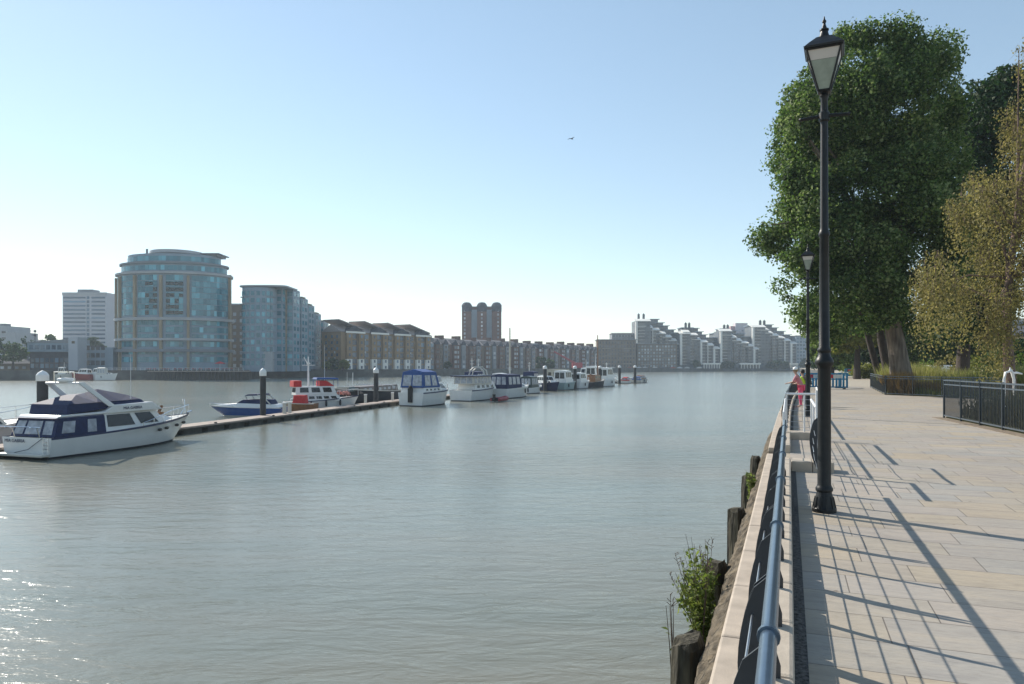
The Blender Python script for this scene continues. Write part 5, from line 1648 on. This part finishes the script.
b = MB(); b.box(xr - 3, xr, -3.2, .5, 0, Hz(352, Y0)); b.build('entrance_panel', M_con, r)

# ---- brick warehouse flats with wavy roof
A = Wp(341, 345); Bp = Wp(432, 402)
d = Bp - A; L = d.length; ang = math.atan2(d.y, d.x)
r = building(341, 345, 'long yellow brick block of flats with four upturned roof plates', rz=ang)
H = 18.6; D = 13
b = MB(); b.box(0, L, 0, D, 0, H); b.build('wall', M_bk1, r)
b = MB(); b.extr([(-.3, H), (D + .3, H), (D / 2, H + 3.6)], 'x', -.3, L + .3); b.build('roof', M_roof, r)
for k in range(4):
    x = L * (k + .08) / 4
    b = MB(); b.hexa([(x - 1.5, 1.0, H + 5.4), (x + 13, -1.0, H + 1.2), (x + 13, D, H + 1.2), (x - 1.5, D - 1, H + 5.4), (x - 1.5, 1.0, H + 5.9), (x + 13, -1.0, H + 1.8), (x + 13, D, H + 1.8), (x - 1.5, D - 1, H + 5.9)])
    b.build('roof_plate', M_roof, r)
    xx = L * (k + .5) / 4
    b = MB(); b.extr([(xx - 6.5, H), (xx + 6.5, H), (xx, H + 3.0)], 'y', -1.2, 4); b.build('gable', M_slate, r)
    b = MB(); b.box(xx - 6.5, xx + 6.5, -1.3, -1.21, H - .6, H + .3); b.build('fascia', M_wht, r)
    for s_ in (-1, 1):
        b = MB(); b.box(xx + s_ * 4 - 1.8, xx + s_ * 4 + 1.8, -1.2, -.01, 5.6, H - .61); b.build('brick_bay', M_bk1, r)
        b = MB(); b.box(xx + s_ * 4 - 1.8, xx + s_ * 4 + 1.8, -1.2, -.01, 0, 5.59); b.build('white_bay', M_wht, r)
wn = Wins(r, M_glb)
for k in range(4):
    xx = L * (k + .5) / 4
    for i in range(6):
        z = 1.6 + 3.0 * i
        wn.add(xx, -.06, z, 3.2, 2.2); wn.add(xx + 8.4, -.06, z, 2.6, 2.0)
        for s_ in (-1, 1): wn.add(xx + s_ * 4, -1.25, z, 1.1, 1.4)
for i in range(6):
    for t in (2.5, 6, 10): wn.add(-.06, t, 1.8 + 2.9 * i, 1.2, 1.4, R(90))
wn.done()
wl = Wins(r, M_lit)
for i in range(5):
    for t in (4.2, 8): wl.add(-.07, t, 3 + 2.9 * i, .8, 1.0, R(90))
for k in range(4):
    for i in range(5): wl.add(L * (k + .5) / 4 + 7.6, -.08, 3 + 3.0 * i, .8, .9)
wl.done()

# ---- mansion terrace
A = Wp(432, 425); Bp = Wp(598, 610)
d = Bp - A; L = d.length; ang = math.atan2(d.y, d.x); n = 13; wdt = L / n
adj = ['leftmost, next to the yellow brick flats', 'second from the yellow brick flats', 'left of the brick tower', 'below the left side of the tower', 'below the right side of the tower',
       'just right of the brick tower', 'behind the tall pale mast', 'right of the tall pale mast', 'left of the green bankside tree', 'above the green bankside tree', 'above the red crane jib',
       'above the red crane body', 'last one, next to the brown flats']
for k in range(n):
    p = A + d * (k / n)
    h = 15.2 + random.uniform(-.5, .6)
    r = empty('mansion_house', (p.x, p.y, ZG), ang, 'dark brick mansion house in the far terrace, ' + adj[k], 'house', 'mansion houses along the far bank')
    b = MB(); b.box(0, wdt - .05, 0, 14, 0, h); b.build('wall', M_bk2 if k % 3 else M_bk3, r)
    b = MB(); b.extr([(-.2, h), (14.2, h), (7, h + 4.0)], 'x', 0, wdt - .05); b.build('roof', M_roof, r)
    for q in ((.28, .78) if k % 2 else (.25, .72)):
        x = wdt * q
        b = MB(); b.extr([(x - 2.4, h - .2), (x + 2.4, h - .2), (x + 2.4, h + .8), (x, h + 3.0), (x - 2.4, h + .8)], 'y', -.8, 5); b.build('gable', M_slate, r)
        b = MB(); b.box(x - 2.0, x + 2.0, -.8, -.01, 0, h - .21); b.build('bay', M_bk2 if q < .5 else M_cond, r)
    b = MB(); b.box(wdt - 2.2, wdt - .5, 4, 10, h, h + 5.6); b.build('chimney', M_bk2, r)
    wn = Wins(r, M_lit if k % 2 else M_glg)
    for i in range(5):
        for q in ((.28, .78) if k % 2 else (.25, .72)):
            wn.add(wdt * q, -.86, 1.9 + 2.9 * i, 2.2, 1.6)
        wn.add(wdt * .5, -.06, 1.9 + 2.9 * i, 1.5, 1.7); wn.add(wdt * .94, -.06, 1.9 + 2.9 * i, 1.0, 1.5)
    wn.done()

# ---- brick tower with three turrets
Y0 = 560
r = building(481.5, Y0, 'dark brick residential tower with three grey turret tops', 'brick_tower')
hw = W_(19.5, Y0); H = Hz(307, Y0)
b = MB(); b.box(-hw, hw, 1, 22, 0, H); b.build('wall', M_bk2, r)
for k, x in enumerate((-hw + 3.6, 0.3, hw - 3.4)):
    b = MB(); b.box(x - 3.6, x + 3.6, -1.6, 6, 0, H - 3.51); b.build('turret', M_bk2, r)
    b = MB()
    b.prism([(x + 4.1 * math.cos(R(45 * i + 22.5)), 2 + 4.1 * math.sin(R(45 * i + 22.5))) for i in range(8)], H - 3.5, H + .8)
    b.lathe([(4.4, H + .8), (3.9, H + 1.9), (2.6, H + 3.4), (1.0, H + 3.8)], (x, 2, 0), 8)
    b.build('turret_roof', M_slate, r)
wn = Wins(r, M_lit)
for i in range(14):
    z = H - 3 - i * 2.9
    for x in (-hw * .58, -hw * .38, hw * .36, hw * .55): wn.add(x, .9, z, 2.4, 1.9)
    for x in (-hw + 2.2, .3, hw - 2.2): wn.add(x, -1.66, z, 1.2, 1.6)
wn.done()
b = MB(); b.box(-hw * .75, -hw * .2, .7, .99, 6, H - 2); b.box(hw * .2, hw * .75, .7, .99, 6, H - 2); b.build('glazed_bay', M_spn, r)

b = MB(); b.box(-hw - .3, hw + .3, .6, 22.3, H, H + .5); b.build('roof', M_slate, r)
# ---- brown flats left of the stepped blocks
def flats(px0, px1, Y, yt, label, m, nfl, ncol, win, roofm=M_cond, over=1.0):
    r = building((px0 + px1) / 2, Y, label)
    hw = W_((px1 - px0) / 2, Y); H = Hz(yt, Y)
    b = MB(); b.box(-hw, hw, 0, 18, 0, H); b.build('wall', m, r)
    b = MB(); b.box(-hw - over, hw + over, -over, 18, H, H + .6); b.build('roof', roofm, r)
    wn = Wins(r, win); fh = (H - 1.5) / nfl
    wn.grid(-hw * .96, hw * .96, -.06, .8, nfl, fh, ncol, 2 * hw / ncol * .55, fh * .58); wn.done()
    for i in range(1, nfl, 2):
        for q0, q1 in ((-.8, -.35), (.3, .75)):
            b = MB(); b.box(hw * q0, hw * q1, -1.3, -.01, .8 + fh * i - .15, .8 + fh * i + .1)
            b.build('balcony', M_balc, r)
    return r
flats(598, 636, 650, 340, 'broad brown riverside flats with flat overhanging roof left of the stepped blocks', M_bk3, 7, 12, M_glg)
flats(612, 634, 700, 333.5, 'grey upper block rising behind the brown riverside flats', M_cond, 9, 7, M_glg, M_wht)
flats(637, 677, 655, 344, 'brown and grey flats in front of the tallest stepped block', M_bk3, 7, 13, M_lit)
M_wing = mat('dark_wing_wall', (.10, .115, .13), .6, 0, .25, .3)
# ---- stepped blocks
def zig(label, Y, px0, front, back, peak, piers=True):
    r = building(px0, Y, label, 'stepped_block', group='stepped glass and white blocks on the far bank')
    bx = Wp(px0, Y).x
    wn = Wins(r, M_glg)
    for i, (a, c, yt) in enumerate(back):
        Yb = Y + 26
        x0, x1 = (a - 512) / F * Yb - bx, (c - 512) / F * Yb - bx
        h = Hz(yt, Yb)
        b = MB(); b.box(x0, x1, 26, 44, 0, h); b.build('rear_wing', M_wing, r)
        b = MB(); b.box(x0 - 1.2, x1 + 1.6, 25, 44, h, h + .6); b.build('roof_plate', M_spn, r)
        for z in np.arange(h - 2, max(h - 14, 3), -3.0): wn.add((x0 + x1) / 2, 25.9, z, (x1 - x0) * .8, 1.5)
    for i, (a, c, yt) in enumerate(front):
        y0 = i * 2.2
        Yf = Y + y0
        x0, x1 = (a - 512) / F * Yf - bx, (c - 512) / F * Yf - bx
        h = Hz(yt, Yf)
        b = MB(); b.box(x0, x1 + .4, y0, y0 + 22, 0, h); b.build('wing', M_wing, r)
        b = MB(); b.hexa([(x0 - 1.0, y0 - 2.4, h - .5), (x1 + .6, y0 - 2.4, h - .5), (x1 + .6, y0 + 6, h + 1.9), (x0 - 1.0, y0 + 6, h + 1.9), (x0 - 1.0, y0 - 2.4, h), (x1 + .6, y0 - 2.4, h), (x1 + .6, y0 + 6, h + 2.4), (x0 - 1.0, y0 + 6, h + 2.4)]); b.build('roof_plate', M_wht, r)
        if piers:
            b = MB(); b.box(x0 - .3, x0 + 1.7, y0 - 2.2, y0 - .01, 3.0, h); b.build('white_pier', M_wht, r)
        b = MB()
        for z in np.arange(h - 3.0, 3, -3.0): b.box(x0 + 1.71, x0 + (x1 - x0) * .62, y0 - 1.3, y0 - .01, z - .12, z + .25)
        b.build('balcony', M_balc, r)
        for z in np.arange(h - 1.5, 3, -3.0):
            wn.add(x0 + 1.4 + (x1 - x0) * .35, y0 - .06, z, (x1 - x0) * .5, 1.8)
            wn.add(x0 + (x1 - x0) * .86, y0 - .06, z, (x1 - x0) * .2, 1.8)
    wn.done()
    for q in peak:
        x = (q[0] - 512) / F * (Y + 20) - bx; z = Hz(q[1], Y + 20)
        b = MB(); b.box(x - .9, x + .9, 18, 21, z - 7, z - .8); b.lathe([(.9, -1.0), (.5, -.2), (.1, .3)], (x, 19.5, z), 8); b.build('roof_vent', M_slate, r)
    return r
zig('tallest stepped block with white terraces, leftmost of the stepped blocks', 690, 640,
    [(635.5, 650, 321), (636.5, 645, 326), (645, 652, 327.5), (651, 659, 330), (657, 665, 333.5), (663, 671, 337), (669, 676, 340.5), (673, 679, 344)],
    [(648, 658, 319.5), (656, 663, 323), (661, 668, 326), (667, 674, 330), (672, 682, 333), (680, 690, 337)], [(638.5, 313.5), (643.5, 313.5)])
zig('second stepped block from the left with descending white roof plates', 700, 686,
    [(680, 690, 333.5), (683, 689, 332), (688, 697, 335), (692, 700, 339.5), (700, 707, 342), (706, 713, 345.2), (713, 719, 348.5)],
    [(682, 692, 328), (690, 698, 328.5), (696, 702, 332), (701, 706, 335), (705, 716, 338), (713, 724, 341.5)], [(685.5, 322.5), (689, 322.5)])
zig('third stepped block from the left beside the pink clad block', 715, 726,
    [(720, 731, 331), (722, 732, 335), (726, 736, 337.5), (732, 741, 340.5), (738, 748, 343), (745, 753, 346), (753, 758, 349)],
    [(714, 722, 333.5), (721, 728, 329), (728, 736, 331), (734, 744, 334), (742, 756, 337)], [(724, 324.5), (727.5, 324.5)])
zig('rightmost stepped block partly behind the second lamp post', 735, 762,
    [(752, 765, 327), (757, 768, 330), (762, 772, 333), (770, 778, 335.5), (776, 784, 338), (783, 790, 340.5), (790, 796, 343.5)],
    [(750, 758, 326), (766, 772, 325), (771, 777, 328), (775, 784, 331.5), (782, 790, 335), (789, 797, 338)], [(760, 320), (764, 320)])
r = building(741, 790, 'pinkish white clad block rising between two stepped blocks', 'clad_block')
b = MB(); b.box(-6, 7, 0, 10, 0, Hz(323, 790)); b.build('wall', mat('pink_white_cladding', (.55, .50, .52), .6, 0, .12, .15), r)
b = MB(); b.box(-10.5, -6.01, 2, 8, 0, Hz(326, 790)); b.build('side_wall', mat('rose_cladding', (.42, .25, .26), .6, 0, .15, .15), r)
b = MB(); b.box(7.01, 13, 2, 10, 0, Hz(325, 790)); b.build('dark_core', M_slate, r)
wn = Wins(r, M_lit); wn.grid(-5, 6, -.05, 30, 4, 3, 4, 1.6, 1.3); wn.done()
flats(796, 815, 750, 336, 'grey glazed end block behind the two lamp posts', M_spn, 9, 6, M_glb, M_con)
flats(815, 842, 800, 342, 'distant grey block showing between the lamp post and the trees', M_cond, 8, 8, M_glg)
# low podium terraces in front
for px0, px1, Y, lab in ((703, 721, 672, 'low white canopy terrace left of the bankside hedge'), (740, 761, 690, 'low cream canopy terrace between the bankside hedges'), (790, 798, 700, 'small white canopy terrace next to the second lamp post')):
    r = building((px0 + px1) / 2, Y, lab, 'terrace_pavilion', 'pavilion')
    hw = W_((px1 - px0) / 2, Y)
    b = MB(); b.box(-hw, hw, 0, 6, 3.6, 5.0); b.build('roof', M_wht, r)
    b = MB()
    for k in range(7): x = -hw + 2 * hw * (k + .5) / 7; b.box(x - .25, x + .25, .2, .7, 0, 3.59)
    b.build('column', M_wht, r)
    b = MB(); b.box(-hw * .97, hw * .97, 3, 5.9, 0, 3.58); b.build('glazing', M_glg, r)

# ---- cream house at the far right edge behind the meadow
r = building(1023, 104, 'cream house with pitched roof at the right edge behind the shrubs', 'cream_house', 'house')
r.location.z = 0
b = MB(); b.box(-1.5, 9, 0, 8, 0, 6.1); b.build('wall', mat('cream_render', (.55, .47, .30), .8, 0, .06, .6), r)
b = MB(); b.extr([(-2.0, 6.1), (9.5, 6.1), (3.7, 8.0)], 'y', -.5, 8.4); b.build('roof', M_slate, r)
wn = Wins(r, M_dglass); wn.grid(-.6, 8, -.06, .8, 2, 2.6, 3, 1.2, 1.5); wn.done()
r = building(1030, 170, 'grey flat block above the cream house at the right edge', 'office_block')
r.location.z = 0
b = MB(); b.box(-7, 20, 0, 10, 0, 13); b.build('wall', M_con, r)
wn = Wins(r, M_glb); wn.grid(-6.5, 19, -.06, 1, 4, 3, 8, 2.2, 1.5); wn.done()
# white van beyond the meadow
r = empty('parked_van', Wp(938.5, 84, 0), R(3), 'white van parked beyond the meadow behind the low fence', 'van')
b = MB(); b.extr([(-.95, .45), (.95, .45), (.95, 1.3), (.85, 2.0), (-.85, 2.0), (-.95, 1.3)], 'x', -1.3, 1.9); b.extr([(-.9, .45), (.9, .45), (.9, 1.2), (-.9, 1.2)], 'x', -2.2, -1.31)
b.build('body', M_white, r, bevel=.05)
b = MB(); b.hexa([(-1.75, -.8, 1.2), (-1.3, -.85, 1.2), (-1.3, .85, 1.2), (-1.75, .8, 1.2), (-1.4, -.75, 1.85), (-1.3, -.75, 1.85), (-1.3, .75, 1.85), (-1.4, .75, 1.85)]); b.build('windscreen', M_dglass, r)
b = MB(); b.box(-1.1, -.3, -.97, -.952, 1.25, 1.75); b.build('window', M_dglass, r)
for x in (-1.6, 1.2):
    for y in (-.9, .9):
        b = MB(); b.tube([(x, y - .1, .34), (x, y + .1, .34)], .34, 14); b.build('wheel', M_rubber, r)

# ---- jetty below the glass block
r = empty('jetty', Wp(175, 266, WZ), 0, 'timber jetty on dark piles in front of the round glass block', 'jetty')
x0, x1 = W_(-68, 266), W_(68, 266)
b = MB(); b.box(x0, x1, 0, 8, 3.0, 3.35); b.build('deck', M_deck, r)
b = MB(); b.box(x0, x1, 7, 7.5, -1, 2.99); b.build('back_wall', M_float, r)
for i in range(36):
    x = x0 + (x1 - x0) * (i + .5) / 36
    b = MB(); b.tube([(x, .4, -1.5), (x, .4, 2.99)], .22, 7); b.build('pile', M_timber2 if 'M_timber2' in globals() else M_pile, r)
b = MB(); b.tube([(x0, .3, 4.4), (x1, .3, 4.4)], .05, 5); b.tube([(x0, .3, 3.9), (x1, .3, 3.9)], .04, 5)
for i in range(30): b.box(x0 + (x1 - x0) * i / 29 - .04, x0 + (x1 - x0) * i / 29 + .04, .25, .35, 3.35, 4.4)
b.build('guard_rail', M_chrome2, r)
for i in range(14):
    px = 150 + i * 6.2 + random.uniform(-1.5, 1.5)
    r = empty('flower_planter', Wp(px, 271, .15), 0, 'dark planter of red and pink flowers on the jetty by the glass block', 'planter', 'red flower planters on the jetty')
    b = MB(); b.box(-.9, .9, -.3, .3, 0, .6); b.build('box', M_slate, r)
    cl = [(random.uniform(-.8, .8), 0, .75, .3) for _ in range(5)]
    C_, N_ = cloud(cl, 120); leaves_mesh('flowers', C_, N_, .18, ML_flow if 'ML_flow' in globals() else globals().setdefault('ML_flow', leaf_mat('red_flowers', [(.35, .03, .04), (.5, .06, .08), (.05, .08, .02)], .2)), r)
r = empty('red_parasol', Wp(220, 270.5, .15), 0, 'red parasol over the jetty near the right end of the glass block', 'parasol')
b = MB(); b.tube([(0, 0, 0), (0, 0, 3.2)], .06, 6); b.build('pole', M_white, r)
b = MB(); b.lathe([(2.0, 2.6), (1.0, 3.1), (.05, 3.5)], n=8); b.build('canopy', M_red, r)

# ---- small moored boats at the left bank
small_cruiser(81, 258, -80, 'red hulled boat moored at the far left bank below the stair tower', 9, 3, 2.2, 2.7, mat('dull_red_hull', (.25, .03, .03), .5, 0, .1, 2), M_boot, None, 4.0, rail=False, name='bank_boat', cat='boat')
small_cruiser(95, 259, -80, 'white long boat moored at the far left bank beside the red hull', 9, 3, 2.2, 2.5, M_hull, M_boot, None, 4.2, rail=False, name='bank_boat', cat='boat')
small_cruiser(107, 258, 80, 'white cabin boat moored at the far left bank next to the jetty', 7, 3, 2.0, 2.6, M_hull, M_boot, M_off, 4.4, rail=False, name='bank_boat', cat='boat')
small_cruiser(66, 258, 80, 'small cream cabin boat at the far left bank left of the red hull', 6, 2.6, 2.2, 2.6, M_off, M_boot, None, 4.6, mastz=6.5, rail=False, name='bank_boat', cat='boat')
# communications mast
r = empty('radio_mast', Wp(35, 330, ZG), 0, 'thin radio mast with small cross arms above the left bank trees', 'mast')
b = MB(); b.tube([(0, 0, 0), (0, 0, Hz(325, 330))], [.25, .1], 6); b.build('pole', M_slate, r)
for z, wv in ((Hz(331, 330), 2.2), (Hz(335, 330), 1.4)):
    b = MB(); b.box(-wv, wv, -.12, .12, z - .12, z + .12); b.box(-.35, .35, -.3, .3, z - .6, z + .4); b.build('cross_arm', M_slate, r)

# ---- red crane
Yc = 500
r = empty('red_crane', Wp(575, Yc, ZG), 0, 'red crane with a long sloping jib on the far bank', 'crane')
b = MB()
S = Vector((W_(3, Yc), 0, Hz(365, Yc))); T = Vector((W_(-21, Yc), 0, Hz(351.5, Yc)))
for o_ in (-.6, .6): b.tube([S + Vector((0, 0, o_)), T + Vector((0, 0, o_ * .4))], .28, 5)
for i in range(12): b.tube([S.lerp(T, i / 12) + Vector((0, 0, -.6 + .02 * i)), S.lerp(T, (i + 1) / 12) + Vector((0, 0, .6 - .03 * i))], .14, 4)
M_crane = mat('crane_red', (.42, .04, .05), .5, 0, .1, 2)
b.build('jib', M_crane, r)
b = MB(); b.box(-2, 5, -2, 2, .8, 4.5); b.build('cab', M_crane, r, bevel=.2)
b = MB(); b.box(-3, 6, -2.2, 2.2, 0, .79); b.build('tracks', M_rubber, r)

# ---- bankside trees far away
def far_tree(px, Y, yt, wd, k, lab, yb=367, name='bankside_tree'):
    hw = wd / 2
    o = [(px - hw * .8, yb), (px - hw, (yb + yt) / 2 + 2), (px - hw * .7, yt + (yb - yt) * .2), (px - hw * .2, yt), (px + hw * .3, yt + .5), (px + hw * .8, yt + (yb - yt) * .25), (px + hw, (yb + yt) / 2 + 2), (px + hw * .7, yb)]
    tree(name, lab, Y, px, ZG, o, W_(hw, Y), 36, W_(hw, Y) * .18, W_(hw, Y) * .34, 40, .0019 * Y, [ML_far, ML_dark, ML_yel][k], [(px, 366 + 1500 / Y), (px, yb), (px, (yb + yt) / 2)], [.4, .3, .1], M_barkd, 'trees along the far bank', limbs=3)
far_tree(13, 272, 341, 26, 0, 'round green tree on the left bank close to the left edge', 362)
far_tree(-8, 276, 336, 26, 1, 'dark tree cut by the left edge of the picture', 366)
far_tree(28, 300, 336, 20, 1, 'dark bushy tree behind the round green one on the left bank', 366)
far_tree(49, 330, 334, 20, 0, 'tree top showing above the waterside building roof', 360)
far_tree(92, 360, 336, 26, 1, 'dark round tree in front of the white tower block', 362)
far_tree(104, 380, 347, 10, 1, 'small dark bush right of the white tower block base', 362)
far_tree(333, 334, 358, 12, 1, 'dark bush at the foot of the brick gable', 369)
far_tree(343, 336, 358.5, 14, 2, 'light green bush at the foot of the brick gable', 369)
far_tree(327, 332, 361, 10, 2, 'low light green bush beside the stepped glass terrace', 369)
far_tree(541, 470, 355, 12, 1, 'dark green tree in front of the mansion terrace left of the crane', 369)
far_tree(550, 480, 358, 10, 0, 'smaller green tree beside the crane jib tip', 369)
far_tree(727, 690, 361, 16, 1, 'long dark bank hedge left of the cream canopy terrace', 368)
far_tree(696, 690, 360, 9, 0, 'green bush below the second stepped block', 368)
far_tree(777, 700, 360, 24, 1, 'dark hedge below the rightmost stepped block', 368)
far_tree(812, 700, 356, 22, 1, 'dark trees behind the tall lamp post on the far bank', 369)
far_tree(448, 424, 361, 9, 1, 'low dark bush at the left end of the mansion terrace', 368)
# fill low roofs at the skyline gaps: distant terraces
for i, (px, wd, Y, yt, lab) in enumerate([(20, 34, 520, 342, 'distant low roofs between the left bank trees'), (110, 14, 520, 349, 'distant low brick roofs beside the round glass block'), (238, 16, 420, 330, 'distant brown block seen in the gap right of the glass block'),
                                          (-60, 90, 500, 330, 'distant grey blocks outside the left of the picture')]):
    r = building(px, Y, lab, 'distant_block')
    hw = W_(wd / 2, Y)
    b = MB(); b.box(-hw, hw, 0, 14, 0, Hz(yt, Y)); b.build('wall', [M_cond, M_bk3, M_bk3, M_con][i], r)
    b = MB(); b.extr([(-.4, Hz(yt, Y)), (14.4, Hz(yt, Y)), (7, Hz(yt, Y) + 2)], 'x', -hw, hw); b.build('roof', M_slate, r)
    wn = Wins(r, M_glg); wn.grid(-hw, hw, -.05, 1, 4, 3, 8, 1.6, 1.4); wn.done()
# cars on the far embankment road (tiny)
cc = [(.5, .5, .5), (.6, .58, .55), (.08, .09, .12), (.3, .05, .05), (.55, .57, .6)]
for i in range(12):
    px = 604 + i * 8.5 + random.uniform(-2, 2); Y = 640
    r = empty('parked_car', Wp(px, Y, ZG), 0, 'tiny car parked on the far embankment road below the flats', 'car', 'cars along the far embankment')
    b = MB(); b.extr([(-2.2, .3), (2.2, .3), (2.1, .9), (1.3, 1.0), (.8, 1.5), (-1.1, 1.5), (-1.8, .95), (-2.2, .9)], 'y', -.9, .9)
    b.build('body', mat('car_paint_%s' % ['silver', 'beige', 'navy', 'maroon', 'ice'][i % 5], cc[i % 5], .3, 0, .05, 2), r)

# ---- bird
r = empty('flying_bird', Wp(571.5, 80, zy(139, 80)), R(40), 'tiny dark bird gliding alone in the sky', 'bird')
b = MB(); b.tube([(-.22, 0, 0), (-.1, 0, .02), (.08, 0, .02), (.2, 0, .03), (.26, 0, .02)], [.01, .05, .055, .035, .01], 8)
for s_ in (-1, 1):
    b.hexa([(-.06, 0, .02), (.08, 0, .02), (.05, s_ * .28, .10), (-.06, s_ * .28, .10), (-.06, 0, .035), (.08, 0, .035), (.05, s_ * .28, .11), (-.06, s_ * .28, .11)])
    b.hexa([(-.06, s_ * .28, .10), (.05, s_ * .28, .10), (-.05, s_ * .55, .06), (-.09, s_ * .55, .06), (-.06, s_ * .28, .112), (.05, s_ * .28, .112), (-.05, s_ * .55, .068), (-.09, s_ * .55, .068)])
b.hexa([(-.22, -.02, 0), (-.22, .02, 0), (-.34, .06, 0), (-.34, -.06, 0), (-.22, -.02, .012), (-.22, .02, .012), (-.34, .06, .012), (-.34, -.06, .012)])
b.build('body', M_rubber, r)

# ================================================================== HAZE
b = MB(); b.box(-1560, 1560, -320, 2060, -8, 75)
hz = b.build('haze', M_white)
m = bpy.data.materials.new('thin_river_haze'); m.use_nodes = True
t = m.node_tree
t.nodes.remove(t.nodes['Principled BSDF'])
pv = t.nodes.new('ShaderNodeVolumePrincipled')
pv.inputs['Color'].default_value = (.74, .87, 1.0, 1)
pv.inputs['Density'].default_value = HAZE_D
pv.inputs['Anisotropy'].default_value = .3
t.links.new(pv.outputs[0], t.nodes['Material Output'].inputs['Volume'])
hz.data.materials.clear(); hz.data.materials.append(m)
tag(hz, kind='stuff')
